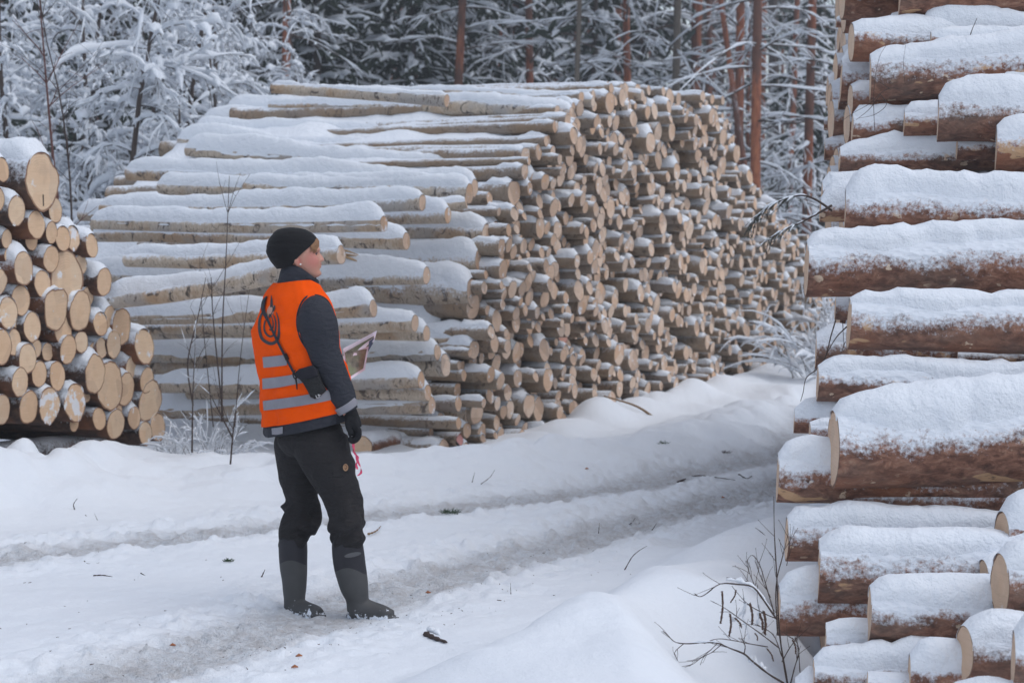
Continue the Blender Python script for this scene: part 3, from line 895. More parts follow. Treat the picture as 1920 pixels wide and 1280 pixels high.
# ================================================================ pine pile at the side
PB = math.radians(70)
PA = np.array([-math.sin(PB), math.cos(PB), 0.0]); PU = np.array([math.cos(PB), math.sin(PB), 0.0])
p294 = np.array([(294 - 960) / FPX * 14.3, 14.3, 0.0])
def pine_pt(px, py, out=0.0):
    k = (px - 960) / FPX
    t = (k * p294[1] - p294[0]) / (PU[0] - k * PU[1])
    Yp = p294[1] + PU[1] * t
    p = np.array(P(px, py, Yp)) - PA * out
    # keep it on the same sight line after moving it out
    return p, Yp
ENDS = [ # px, py, half height px, out m, kind (0 plain, 1 snow plastered), snow thickness
 (82,340,55,0.30,0,.10),(7,318,23,0.0,0,.07),(33,395,29,0.15,0,.08),(-3,375,24,0.05,0,.03),(70,421,27,0.2,0,.03),(106,395,24,0.0,0,.0),(98,436,21,0.1,0,.05),(119,447,24,0.1,0,.06),(137,446,24,0.0,1,.06),
 (14,448,18,-.1,0,.06),(97,486,26,0.15,0,.03),(45,503,32,0.2,0,.09),(80,532,26,0.1,0,.02),(-2,528,25,0.1,0,.04),(39,562,29,0.05,0,.02),(124,522,56,0.0,0,.0),(173,460,23,0.2,0,.09),(196,528,26,0.2,0,.09),
 (105,580,40,0.25,0,.03),(150,584,38,0.1,0,.03),(188,607,23,0.15,0,.07),(205,596,24,0.0,0,.08),(228,612,35,0.05,0,.08),(270,649,34,0.2,0,.10),(15,586,31,0.1,1,.02),(60,613,29,0.1,0,.01),(118,616,30,0.0,0,.0),
 (2,650,34,0.1,0,.02),(25,641,26,0.0,0,.0),(67,654,18,-.1,0,.0),(51,672,30,0.15,0,.02),(127,655,28,0.15,0,.0),(152,641,21,0.0,0,.0),(36,717,28,0.15,0,.01),(72,701,25,0.0,0,.0),(106,704,28,0.1,0,.0),
 (1,767,29,0.1,0,.0),(52,763,32,0.1,0,.0),(91,761,36,0.15,1,.02),(139,755,37,0.15,1,.03),(137,794,16,-.05,0,.0),(190,652,20,0.0,0,.03),(213,645,27,0.05,0,.06),(177,701,36,0.2,0,.06),(205,723,46,0.12,0,.05),
 (234,729,32,0.05,0,.04),(184,785,22,0.05,0,.0),(215,795,29,0.1,0,.02),(250,783,22,0.05,0,.02),(274,712,26,0.15,0,.04),(281,751,42,0.05,0,.02),(271,812,23,0.1,0,.0),(294,800,27,0.0,0,.03),(219,765,16,-.05,0,.0),
 (152,497,20,-.15,0,.0),(165,556,18,-.2,0,.0),(30,600,16,-.2,0,.0),(88,660,18,-.2,0,.0),(160,735,20,-.2,0,.0),(20,480,20,-.15,0,.0),(175,660,20,-.15,0,.0),(245,690,22,-.1,0,.05),(60,450,20,-.2,0,.0),
]
PL = {0: 'largest pine log lying topmost, its butt split by a dark crack', 15: 'tall oval pine log end with pale resin streaks', 8: 'snow plastered pine log end beside the slender stems',
      23: 'pine log end with thick snow hat at the right edge of the pile', 44: 'broad pear shaped pine log end with a knot near its top', 38: 'snow plastered pine log end with green mark in the bottom row',
      39: 'half snow plastered pine log end in the bottom row', 50: 'broad lobed pine log end low at the outer edge', 47: 'double lobed pine log end in the lowest row', 33: 'pine log end with a small crack and green paint near its bark',
      18: 'oval pine log end with slanting saw cracks jutting from the middle', 16: 'slim pine log end with snow hat beside the birch slope', 11: 'round pine log end under a long snow slab in the upper part', 24: 'pine log end with snow crust along its lower rim'}
PSH = {0: 'the largest topmost log', 15: 'the tall oval end', 8: 'the plastered end by the stems', 23: 'the end with thick snow hat', 44: 'the pear shaped end', 38: 'the plastered end in the bottom row', 39: 'the half plastered end',
       50: 'the broad lobed end', 47: 'the double lobed end', 33: 'the cracked green marked end', 18: 'the jutting cracked end', 16: 'the slim end by the birches', 11: 'the round end under the slab', 24: 'the snow rimmed end'}
PG = 'pine logs of the smaller pile'
items = []
rr_ = random.Random(3)
for i, (px, py, hh, out, kd, th) in enumerate(ENDS):
    p, Yp = pine_pt(px, py)
    k = (Yp - PA[1] * 0 + -PA[1] * out)
    p = np.array(P(px, py, Yp - PA[1] * out * 1.0)); p[0] = (px - 960) / FPX * (Yp - PA[1] * out)
    r = hh / FPX * p[1]
    d = PA + np.array([rr_.uniform(-.03, .03), rr_.uniform(-.05, .05), rr_.uniform(-.025, .02)])
    L = 3.6
    snow = (0.0, 1.6, th, 0.7, 1.2) if th > 0 else None
    o = make_log('pine_log', L, r, r * 0.9, 500 + i, M['pinebark'], M['w_snowy'] if kd else M['w_pine'], p, d, PL.get(i), 'pine log', PG,
                 nside=28, seg=0.1, rough=0.07 if hh > 34 else 0.045, knots=5, snow=snow, endrings=5, tilt_end=rr_.uniform(-.12, .12))
    if i == 0:
        mb = MB()     # the dark crack, a thin wedge let into the butt
        vs = [(-0.004, -0.006, -r * .45), (-0.004, 0.006, -r * .45), (-0.004, 0.007, -r * .97), (-0.004, -0.007, -r * .97), (0.01, -0.004, -r * .45), (0.01, 0.004, -r * .45), (0.01, 0.005, -r * .97), (0.01, -0.005, -r * .97)]
        mb.add(vs, [(0, 1, 2, 3), (4, 7, 6, 5), (0, 4, 5, 1), (1, 5, 6, 2), (2, 6, 7, 3), (3, 7, 4, 0)])
        mb.obj('crack', [m_plain('crack_dark', (0.03, 0.02, 0.015), 0.9)], parent=o, smooth=False)
    if i not in PL:
        items.append((o, px, py, 'broad' if hh > 30 else 'small' if hh < 22 else 'middling'))
auto_labels(items, [(ENDS[i][0], ENDS[i][1], PSH[i]) for i in PL], '{word} pine log end, {ord}one {dir} {mark}', 7)
# logs beyond the edge of the photo and behind the gaps
mb = MB(); rng = np.random.RandomState(8)
for q in range(110):
    px = rng.uniform(-330, 270); py = rng.uniform(330, 790)
    if px > 0 and py < 330 + (px - 60) * 2.1: continue
    if py < 300 and px < 0: continue
    hh = rng.uniform(20, 32); p, Yp = pine_pt(px, py)
    if px > -25: p = p + PA * rng.uniform(0.30, 0.55)
    r = hh / FPX * p[1]
    b, e, s = log_parts(3.2, r, r * .95, 900 + q, nside=14, seg=0.5)
    yaw = math.atan2(PA[1], PA[0]); c, s2 = math.cos(yaw), math.sin(yaw)
    Mx = np.eye(4); Mx[:2, :2] = [[c, -s2], [s2, c]]; Mx[:3, 3] = p
    mb.merge(b, Mx); n0 = len(mb.m); mb.merge(e, Mx); mb.m[n0:] = [1] * (len(mb.m) - n0)
o = mb.obj('pine_logs', [M['pinebark'], M['w_pine']], uv=True)
tag(o, 'dark pine logs set back in the gaps of the pine pile', 'pine logs', None, 'stuff')
for (x0, y0, back, r, L_, lab) in ((288, 838, 0.35, .11, 2.3, 'dark support log lying crosswise beneath the bright pine log ends'), (285, 836, 1.5, .12, 2.6, 'shaded rear support log half sunk in snow beneath the pine pile')):
    q_, _y = pine_pt(x0, y0); q_ = q_ + PA * back
    make_log('support_log', L_, r, r, int(x0 + back * 10), M['pinebark'], M['w_pine'], q_, (-PU[0], -PU[1], 0.02), lab, 'pine log', None, nside=22, rough=0.05)

# ================================================================ spruce sawlog pile close by
RG = 'snow loaded spruce logs of the near pile'
def ry(yc): return 7.35 + (1250 - yc) / 1250.0 * 3.95
# xL, bark top, bark bottom at the near end, tilt (dz per m), dy per m, snow thickness, coverage, depth offset, length, snow plastered
RL = [
 (1687,-40,33,-.01,0.0,.0,.2,-.3,4.3), (1640,-30,26,0,0,.03,.5,.1,4.3), (1603,-12,42,0,0.05,.03,.5,.45,4.3), (1568,33,52,0,0.2,.05,.6,.7,2.2), (1660,40,82,0,0,.07,.7,-.05,4.3), (1726,42,84,.0,0,.09,.9,-.2,4.3),
 (1745,60,100,0,0,.07,.95,-.35,4.3), (1632,102,192,.035,-.02,.11,.75,-.1,4.4), (1577,112,192,0,.05,.10,.5,.35,4.3), (1551,142,200,0,.1,.05,.4,1.0,4), (1557,156,202,0,.1,.05,.5,.8,4), (1572,184,206,0,.1,.0,.5,.5,4),
 (1647,160,196,-.05,0,.09,.95,.05,4.3), (1545,222,244,0,.1,.04,.5,1.0,4), (1598,214,266,0,.02,.08,.7,.1,4.3), (1695,206,256,0,0,.07,.7,-.1,4.3), (1759,180,266,0,-.06,.10,.35,-.35,4.4), (1794,255,302,0,-.04,.0,.2,-.2,4.3),
 (1868,235,325,0,-.05,.12,.8,-.45,4.3), (1873,146,180,0,0,.06,.9,-.35,4.3), (1574,276,322,0,0,.12,.95,.15,4.3), (1546,262,300,0,.1,.04,.6,.9,4), (1541,340,386,0,0,.07,.95,.15,4.3),
 (1538,372,416,0,.02,.08,.85,.05,4.3), (1585,352,437,.0,-.02,.13,.6,-.22,4.4), (1512,452,558,.01,0,.14,.55,-.05,4.4), (1566,556,600,0,.03,.0,.2,.5,4.3), (1586,600,662,0,.03,.02,.4,.35,4.3),
 (1592,558,655,-.01,-.03,.11,.5,-.3,4.4), (1530,622,690,0,.05,.09,.7,.25,4.3), (1795,657,686,0,.02,.0,.3,.05,4.3), (1790,686,728,0,.02,.02,.4,.25,4.3), (1877,694,724,0,-.02,.0,.3,-.1,4.3),
 (1533,684,752,.0,.02,.10,.65,-.1,4.3), (1562,768,915,.02,-.05,.14,.75,-.25,4.5), (1489,765,812,0,.02,.05,.98,.15,4.3), (1518,790,838,0,.02,.07,.7,.0,4.3), (1458,850,942,0,.02,.12,.6,-.02,4.3),
 (1598,900,972,.03,.03,.0,.3,.05,4.3), (1475,968,1052,0,.02,.11,.6,.12,4.3), (1535,1010,1132,.0,-.02,.13,.6,-.05,4.4), (1460,1094,1192,0,.02,.14,.6,.18,4.3), (1630,1096,1206,.0,-.02,.11,.75,-.22,4.3),
 (1548,1166,1240,0,0,.03,.4,-.02,4.3), (1705,1225,1300,0,-.02,.12,.7,-.25,4.3), (1525,1232,1300,0,0,.10,.7,.0,4.3), (1625,1258,1330,0,0,.0,.4,-.1,4.3),
 (1808,1172,1278,.0,-.22,.13,.75,-.42,4.2), (1875,1036,1158,.02,-.22,.13,.6,-.6,4.2), (1878,958,1048,.0,-.16,.12,.9,-.35,4.2), (1842,1048,1120,.0,-.12,.06,.9,-.30,4.2),
 (1490,1270,1350,0,0,.1,.7,.2,4.2), (1770,1300,1400,0,-.05,.1,.7,-.4,4.2), (1900,1180,1290,0,-.1,.1,.7,-.75,4.2),
]
RLL = {
 0: 'snowless spruce log crossing the top edge of the near pile', 3: 'thin snow topped stub jutting out near the top of the near pile', 7: 'long spruce log under a smooth snow roll with a thin bent twig over it',
 16: 'thick bare sided spruce log jutting toward the road high in the pile', 17: 'short looking knotty log tucked right under the thick bare sided one', 24: 'big mottled brown spruce log at hat height',
 25: 'longest jutting spruce log with a peeled tan patch at its end', 28: 'spruce log with pale sawn end and a row of peeled white spots', 33: 'rust coloured spruce log with snow slab just below the spotted one',
 34: 'thickest spruce log of all, bark plastered with rime', 37: 'stubby spruce log with knots jutting over the road below the twig', 38: 'snowless log sloping away right under the thickest one',
 40: 'wide dark barked spruce log with a peeled strip in the lower pile', 41: 'brown spruce log jutting beside the dry seedheads', 42: 'spruce log almost buried under a wide snow slab low in the pile',
 43: 'green flecked bare log under the buried one', 47: 'spruce log with large pale end closest to the bottom corner', 48: 'tilted spruce log with large orange pale end at the photo edge', 49: 'spruce log end with snow cushion above the tilted one',
}
RSH = {0: 'the snowless top log', 3: 'the thin jutting stub', 7: 'the log with the bent twig', 16: 'the thick bare sided log', 17: 'the knotty tucked log', 24: 'the big mottled log', 25: 'the longest jutting log', 28: 'the spotted log',
       33: 'the rust coloured log', 34: 'the thickest rimed log', 37: 'the stubby knotted log', 38: 'the sloping snowless log', 40: 'the wide dark log', 41: 'the log by the seedheads', 42: 'the buried log', 43: 'the green flecked log', 47: 'the large pale corner end', 48: 'the tilted orange end', 49: 'the cushioned end'}
M['spruce_rime'] = None
def m_spruce_rime():
    m = m_spruce(); m.name = 'rimed_spruce_bark'
    for nd in m.node_tree.nodes:
        if nd.type == 'VALTORGB' and abs(nd.color_ramp.elements[0].position - 0.66) < 1e-4 and abs(nd.color_ramp.elements[1].position - 0.84) < 1e-4:
            nd.color_ramp.elements[0].position = 0.50; nd.color_ramp.elements[1].position = 0.70
    return m
M['spruce_rime'] = m_spruce_rime()
items = []
for i, (xl, yt, yb, tz, dy, th, cov, off, L) in enumerate(RL):
    yc = (yt + yb) / 2.0
    Yd = ry(yb) + off
    r = (yb - yt) / 2.0 / FPX * Yd
    p = P(xl, yc, Yd)
    kx = (xl - 960) / FPX
    dy = (0.30 - kx + 0.02 * (i % 3)) if i in (47, 48, 49, 50) else (0.17 - kx if i in (34,) else 0.055 - kx + 0.03 * math.sin(i * 2.3))
    snow = (0.0, min(L, 2.6), th * (0.82 + 0.26 * math.sin(i * 1.7)) * Yd / 9.0, cov - 0.14 + 0.12 * math.sin(i * 2.9), 1.0) if th > 0 else None
    o = make_log('spruce_log', L, r, r * (1.05 if i != 34 else .97), 700 + i, M['spruce_rime'] if i in (34, 7) else M['spruce'], M['w_spruce'], p, (1, dy, tz), RLL.get(i), 'spruce log', RG,
                 nside=40, seg=0.035, rough=0.035, knots=14, snow=snow, endrings=5, tilt_end=0.05)
    if i not in RLL:
        items.append((o, xl + 60, yc, 'thick' if yb - yt > 80 else 'thin' if yb - yt < 45 else 'snowy'))
auto_labels(items, [(RL[i][0] + 60, (RL[i][1] + RL[i][2]) / 2, RSH[i]) for i in RLL], '{word} near spruce log, {ord}one {dir} {mark}', 7)

# snow lying deep between the near logs: a sloping bed
ns, ntt = 150, 130
u_ = np.linspace(0, 1, ns)[:, None]; v_ = np.linspace(0, 1, ntt)[None, :]
yc = 1330 - u_ * 1400
Yb = 7.35 + (1250 - yc) / 1250.0 * 3.95 + 0.12
zb = CAMZ - (yc - 470) / FPX * Yb - 0.02
k0 = (1548 + 25 * np.sin(u_ * 9) - 960) / FPX
Xb = k0 * Yb + 0.12 + v_ * 4.2
Zb = zb + 0 * Xb + 0.05 * fbm(Xb * 2.2, Yb * 2.2 + 0 * Xb, 0, 51, 4) - 0.5 * ss(0.25, 0.0, v_ * 4.2)
mb = MB(); mb.addn(np.stack([Xb, Yb + 0 * Xb, Zb], -1), gridq(ns, ntt))
o = mb.obj('packed_snow', [M['snow']])
tag(o, 'deep white snow filling the steps between the near spruce logs', 'snow', None, 'stuff')
# snow patches bulging out in front of some logs
DR = [(1590, 985, 1930, 900, .0), (1530, 960, 1640, 930, .05), (1640, 240, 1880, 245, .0), (1575, 330, 1870, 300, .0), (1520, 640, 1600, 640, .1), (1530, 1080, 1600, 1050, .1), (1760, 700, 1800, 740, .0)]

# logs deeper in the near pile, seen as slivers past the edge
mb = MB(); rng = np.random.RandomState(21)
for q in range(150):
    Yq = rng.uniform(10.8, 16); zq = rng.uniform(0.3, 3.9); r = rng.uniform(.07, .13)
    px = 1590 - (Yq - 10.8) * 3 + rng.uniform(-14, 20)
    p = np.array([(px - 960) / FPX * Yq, Yq, zq])
    if topx(p)[1] > 320 and px < 1575: p[0] += 0.12
    b, e, s = log_parts(4.0, r, r, 1200 + q, nside=14, seg=0.7, snow=(0, .8, .05, .8, 1) if q % 2 else None)
    Mx = np.eye(4); Mx[:3, 3] = p
    mb.merge(b, Mx); n0 = len(mb.m); mb.merge(e, Mx); mb.m[n0:] = [1] * (len(mb.m) - n0)
    if s: n0 = len(mb.m); mb.merge(s, Mx); mb.m[n0:] = [2] * (len(mb.m) - n0)
# rear filling under the slope
for q in range(160):
    t = rng.uniform(0, 1); yy_ = 1330 - t * 1350; Yq = 7.35 + (1250 - yy_) / 1250 * 3.95
    zq = CAMZ - (yy_ - 470) / FPX * Yq - rng.uniform(.12, .30)
    if zq < 0.05: continue
    r = rng.uniform(.08, .13); px = rng.uniform(1575, 1680)
    p = np.array([(px - 960) / FPX * Yq, Yq + .42, zq - .05])
    b, e, s = log_parts(4.0, r, r, 1500 + q, nside=14, seg=0.7)
    Mx = np.eye(4); Mx[:3, 3] = p
    mb.merge(b, Mx); n0 = len(mb.m); mb.merge(e, Mx); mb.m[n0:] = [1] * (len(mb.m) - n0)
o = mb.obj('spruce_logs', [M['spruce'], M['w_spruce'], M['snow']], uv=True)
tag(o, 'more spruce logs deep inside and at the far side of the near pile', 'spruce logs', None, 'stuff')

# ================================================================ forest
def snowtube(mb, pts, rad, seed, lift=0.6, sides=5):
    """a roll of snow lying on a branch: lumpy, thinner where the branch is steep"""
    pts = np.asarray(pts, float); n = len(pts)
    t, e1, e2 = frames(pts)
    st = np.clip(1.15 - np.abs(t[:, 2]) ** 1.5, 0.25, 1)
    lum = 0.75 + 0.65 * vn(np.arange(n) * 1.3 + seed * 7.3, seed, 0, 61)
    r = rad * st * lum
    r[0] *= .5; r[-1] *= .3
    q = pts + np.array([0, 0, 1]) * (r * lift)[:, None]
    a = np.arange(sides) * 2 * math.pi / sides + 0.3
    side = np.cross(t, [0, 0, 1.0]); nn = np.linalg.norm(side, axis=1)[:, None]
    side = np.where(nn > 0.15, side / (nn + 1e-9), e1)
    up = np.cross(side, t)
    V = q[:, None, :] + r[:, None, None] * (np.cos(a)[None, :, None] * side[:, None, :] * 1.15 + np.sin(a)[None, :, None] * up[:, None, :] * 0.9)
    mb.addn(V, gridq(n, sides, True))

def arc(p, d, L, droop, wig, n, rng):
    """a branch: starts along d, bends down by droop, wiggles"""
    d = np.array(d, float); d /= np.linalg.norm(d)
    pts = [np.array(p, float)]
    st = L / (n - 1)
    for k in range(n - 1):
        d = d + np.array([rng.uniform(-wig, wig), rng.uniform(-wig, wig), rng.uniform(-wig, wig) - droop / (n - 1)])
        d /= np.linalg.norm(d)
        pts.append(pts[-1] + d * st)
    return np.array(pts)

def clump(S, q, k, rng):
    """a dab of snow caught where twigs meet"""
    d = np.array([rng.uniform(-1, 1), rng.uniform(-1, 1), rng.uniform(-.5, .25)]); d /= np.linalg.norm(d) + 1e-9
    snowtube(S, [q - d * k * 1.1, q - d * k * .45 + [0, 0, .2 * k], q + d * k * .45 + [0, 0, .2 * k], q + d * k * 1.1 - [0, 0, .3 * k]], k, rng.randint(999), .5)

def deciduous(seed, H=5.5, nb=26, snow=0.035, spread=1.0, lean=0.0, twigs=4):
    rng = np.random.RandomState(seed)
    B, S, T = MB(), MB(), MB()
    tp = arc((0, 0, -0.3), (lean, 0, 1), H, -0.1, 0.06, 12, rng)
    tube(T, tp, np.linspace(0.05, 0.012, 12), 7)
    for b in range(nb):
        f = rng.uniform(0.10, 0.98)
        i = f * 11; p = tp[int(i)] * (1 - i % 1) + tp[min(11, int(i) + 1)] * (i % 1)
        az = rng.uniform(0, 6.28); el = rng.uniform(0.2, 1.1)
        L = rng.uniform(0.6, 1.5) * spread * (1.1 - 0.55 * f)
        a1 = arc(p, (math.cos(az) * math.cos(el), math.sin(az) * math.cos(el), math.sin(el)), L, rng.uniform(0.5, 2.0), 0.16, 9, rng)
        tube(B, a1, np.linspace(0.013, 0.004, 9), 4, cap=False); snowtube(S, a1, snow * rng.uniform(.6, 1.15), rng.randint(999))
        for c in range(rng.randint(6, 11)):
            j = rng.randint(1, 8); dd = a1[min(j + 1, 8)] - a1[j]; dd /= np.linalg.norm(dd) + 1e-9
            dd = dd * .7 + np.array([rng.uniform(-1, 1), rng.uniform(-1, 1), rng.uniform(-.6, .7)])
            a2 = arc(a1[j], dd, rng.uniform(.15, .5) * spread, rng.uniform(.2, 1.6), 0.25, 5, rng)
            tube(B, a2, np.linspace(0.006, 0.0025, 5), 3, cap=False); snowtube(S, a2, snow * rng.uniform(.4, .85), rng.randint(999), sides=4)
            if rng.rand() < .6: clump(S, a2[rng.randint(1, 5)], snow * rng.uniform(.6, 1.35), rng)
            for e in range(rng.randint(1, twigs + 1)):
                q = rng.randint(1, 4); d3 = (a2[q + 1] - a2[q]) * 4 + np.array([rng.uniform(-.6, .6), rng.uniform(-.6, .6), rng.uniform(-.5, .5)])
                a3 = arc(a2[q], d3, rng.uniform(.06, .24), rng.uniform(.2, 1.4), 0.3, 4, rng)
                tube(B, a3, np.linspace(0.0035, 0.0018, 4), 3, cap=False)
                if rng.rand() < .7: snowtube(S, a3, snow * rng.uniform(.3, .7), rng.randint(999), sides=4)
                if rng.rand() < .22: clump(S, a3[rng.randint(1, 4)], snow * rng.uniform(.4, .9), rng)
    return T, B, S

def spruce(seed, H=9, base=0.3, snow=0.04, dens=1.0, wide=1.0):
    rng = np.random.RandomState(seed)
    T, B, S = MB(), MB(), MB()
    tp = arc((0, 0, -0.3), (0, 0, 1), H, 0, 0.01, 8, rng)
    tube(T, tp, np.linspace(0.13, 0.02, 8), 8)
    z = base
    while z < H - 0.3:
        for k in range(int(5 * dens + rng.randint(0, 2))):
            az = rng.uniform(0, 6.28); L = (0.35 + 1.75 * (1 - z / H) ** 0.8) * rng.uniform(.65, 1.15) * wide
            i = min(6, int((z + .3) / H * 7)); p = tp[i] + (tp[i + 1] - tp[i]) * (((z + .3) / H * 7) - i)
            a1 = arc(p, (math.cos(az), math.sin(az), rng.uniform(-.15, .25)), L, rng.uniform(.2, .8), 0.07, 8, rng)
            tube(B, a1, np.linspace(0.03, 0.02, 8), 4, cap=False)
            snowtube(S, a1, snow * rng.uniform(.9, 1.6), rng.randint(999))
            for j in range(1, 8):
                for sgn in (-1, 1):
                    if rng.rand() < .12: continue
                    t = a1[min(j + 1, 7)] - a1[j - 1]; t /= np.linalg.norm(t) + 1e-9
                    sd = np.cross(t, [0, 0, 1]) * sgn
                    l2 = (0.12 + 0.20 * (1 - j / 8)) * rng.uniform(.5, 1.3) * (0.5 + L / 2)
                    a2 = arc(a1[j], t * rng.uniform(.2, .9) + sd * .8 + np.array([rng.uniform(-.3, .3), rng.uniform(-.3, .3), rng.uniform(-.7, .1)]), l2, rng.uniform(.2, 1.3), 0.22, 4, rng)
                    # hanging needles: a ragged flat comb under the twig
                    w_ = rng.uniform(.035, .07)
                    V = []
                    for q in a2: V += [q + [0, 0, .01], q + [rng.uniform(-.02, .02), rng.uniform(-.02, .02), -w_ * rng.uniform(.5, 1.6)]]
                    B.addn(np.array(V), gridq(4, 2))
                    tube(B, a2, np.array([.018, .022, .018, .006]), 3, cap=False)
                    if rng.rand() < .5: snowtube(S, a2, snow * rng.uniform(.4, .85), rng.randint(999), 0.9, sides=4)
                    if rng.rand() < .25: clump(S, a2[rng.randint(1, 4)], snow * rng.uniform(.5, 1.2), rng)
        z += rng.uniform(.16, .30)
    return T, B, S

def pine(seed, H=13, r=0.12, nb=16, fork=False):
    rng = np.random.RandomState(seed)
    T, B, S, N = MB(), MB(), MB(), MB()
    tp = arc((0, 0, -.3), (rng.uniform(-.02, .02), 0, 1), H, 0, 0.012, 14, rng)
    tube(T, tp, np.linspace(r * 1.15, r * .5, 14), 12)
    if fork:
        f2 = arc(tp[2], (-.35, 0, 1), 7, -.3, .02, 8, rng); tube(T, f2, np.linspace(r * .7, r * .4, 8), 9)
    for b in range(nb):
        z = rng.uniform(1.2, 7.5); i = (z + .3) / H * 13; p = tp[int(i)]
        p = p + (tp[int(i) + 1] - p) * (i % 1)
        az = rng.uniform(0, 6.28); L = rng.uniform(.7, 2.4)
        a1 = arc(p, (math.cos(az), math.sin(az), rng.uniform(-.25, .55)), L, rng.uniform(.1, .9), .09, 9, rng)
        tube(B, a1, np.linspace(.02, .006, 9), 4, cap=False); snowtube(S, a1, .026 * rng.uniform(.7, 1.4), rng.randint(999))
        for c in range(rng.randint(4, 10)):
            j = rng.randint(2, 8); t = a1[j] - a1[j - 1]; t /= np.linalg.norm(t)
            a2 = arc(a1[j], t + np.array([rng.uniform(-.8, .8), rng.uniform(-.8, .8), rng.uniform(-.5, .5)]), rng.uniform(.2, .8), rng.uniform(0, .9), .15, 5, rng)
            tube(B, a2, np.linspace(.008, .003, 5), 3, cap=False); snowtube(S, a2, .02 * rng.uniform(.6, 1.3), rng.randint(999), sides=4)
    for b in range(26):
        z = rng.uniform(7.0, H); i = (z + .3) / H * 13; p = tp[min(12, int(i))]
        az = rng.uniform(0, 6.28)
        a1 = arc(p, (math.cos(az), math.sin(az), .3), rng.uniform(1, 2.2), .3, .1, 6, rng)
        tube(B, a1, np.linspace(.03, .01, 6), 4, cap=False)
        for j in range(2, 6):
            for c in range(3):
                a2 = arc(a1[j], (rng.uniform(-1, 1), rng.uniform(-1, 1), rng.uniform(-.2, .8)), .4, .2, .1, 4, rng)
                tube(N, a2, [.03, .07, .06, .02], 5, cap=False); snowtube(S, a2, .05, rng.randint(999), 1.1)
    return T, B, S, N

def bush(seed, n=34, H=1.3, snow=0.03):
    rng = np.random.RandomState(seed)
    B, S = MB(), MB()
    for k in range(n):
        az = rng.uniform(0, 6.28); sp_ = rng.uniform(0.1, .9)
        a1 = arc((rng.uniform(-.25, .25), rng.uniform(-.25, .25), -.1), (math.cos(az) * sp_, math.sin(az) * sp_, 1), H * rng.uniform(.5, 1.25), rng.uniform(.2, 1.8), .12, 9, rng)
        tube(B, a1, np.linspace(.008, .003, 9), 4, cap=False); snowtube(S, a1, snow * rng.uniform(.6, 1.3), rng.randint(999))
        for c in range(rng.randint(3, 7)):
            j = rng.randint(3, 8); t = a1[j] - a1[j - 1]; t /= np.linalg.norm(t)
            a2 = arc(a1[j], t + np.array([rng.uniform(-.9, .9), rng.uniform(-.9, .9), rng.uniform(-.3, .6)]), rng.uniform(.1, .4), rng.uniform(.3, 1.5), .15, 5, rng)
            tube(B, a2, np.linspace(.004, .002, 5), 3, cap=False); snowtube(S, a2, snow * rng.uniform(.5, .9), rng.randint(999), sides=4)
    return B, S

def tree_thing(name, parts, label, cat, group):
    root = empty(name, (0, 0, 0), label, cat, group)
    for pn, mbb, mt in parts:
        mbb.obj(pn, [mt], parent=root)
    return root

TD = [deciduous(s, H, nb, sn, sp, ln) for s, H, nb, sn, sp, ln in ((1, 6.2, 40, .046, 1.15, .05), (2, 5.4, 44, .050, 1.2, -.06), (3, 4.4, 34, .042, 1.0, .1), (4, 6.8, 46, .042, 1.25, 0))]
TS = [spruce(s, H, b, sn, d, wd) for s, H, b, sn, d, wd in ((5, 9.5, .3, .045, 1.0, 1.1), (6, 8.5, .6, .040, .9, 1.0), (7, 11, .5, .042, 1.0, 1.25))]
TP = [pine(8, 13, .078, 34), pine(9, 13, .070, 30), pine(10, 13, .080, 34, True), pine(12, 13, .062, 26)]
TB = [bush(13), bush(14, 28, 1.0, .034), bush(15, 44, 1.6, .03)]

def build(kind, k, mat=None):  # S is always the loose snow lying on the plant's branches
    if kind == 'd':
        T, B, S = TD[k]; return tree_thing('snowy_tree', [('trunk', T, M['branch']), ('crown', B, M['branch']), ('crown_snow', S, M['snow'])], None, 'tree', 'snow laden young trees at the forest edge')
    if kind == 's':
        T, B, S = TS[k]; return tree_thing('spruce_tree', [('trunk', T, M['branch']), ('crown', B, M['needle']), ('crown_snow', S, M['snow'])], None, 'spruce', 'dark spruces of the forest')
    if kind == 'p':
        T, B, S, N = TP[k]; return tree_thing('pine_tree', [('trunk', T, M['pinetrunk']), ('limb_crown', B, M['branch']), ('crown', N, M['needle']), ('crown_snow', S, M['snow'])], None, 'pine', 'red trunked pines of the forest')
    B, S = TB[k]; return tree_thing('snowy_bush', [('foliage', B, M['branch']), ('twig_snow', S, M['snow'])], None, 'bush', 'snow covered bushes around the piles')
PROTO = {}
def put(kind, k, px, Yd, label, sc=1.0, rot=None, dz=0.0, group=None, py=None):
    rot = (px * 0.37 + Yd * 1.7) % 6.28 if rot is None else rot
    if (kind, k) not in PROTO:
        PROTO[(kind, k)] = o = build(kind, k)
    else:
        o = copy_tree(PROTO[(kind, k)])
    x = (px - 960) / FPX * Yd
    o.location = (x, Yd, gz(x, Yd) - 0.05 + dz)
    o.rotation_euler = (0, 0, rot); o.scale = (sc, sc, sc)
    o['label'] = label
    return o

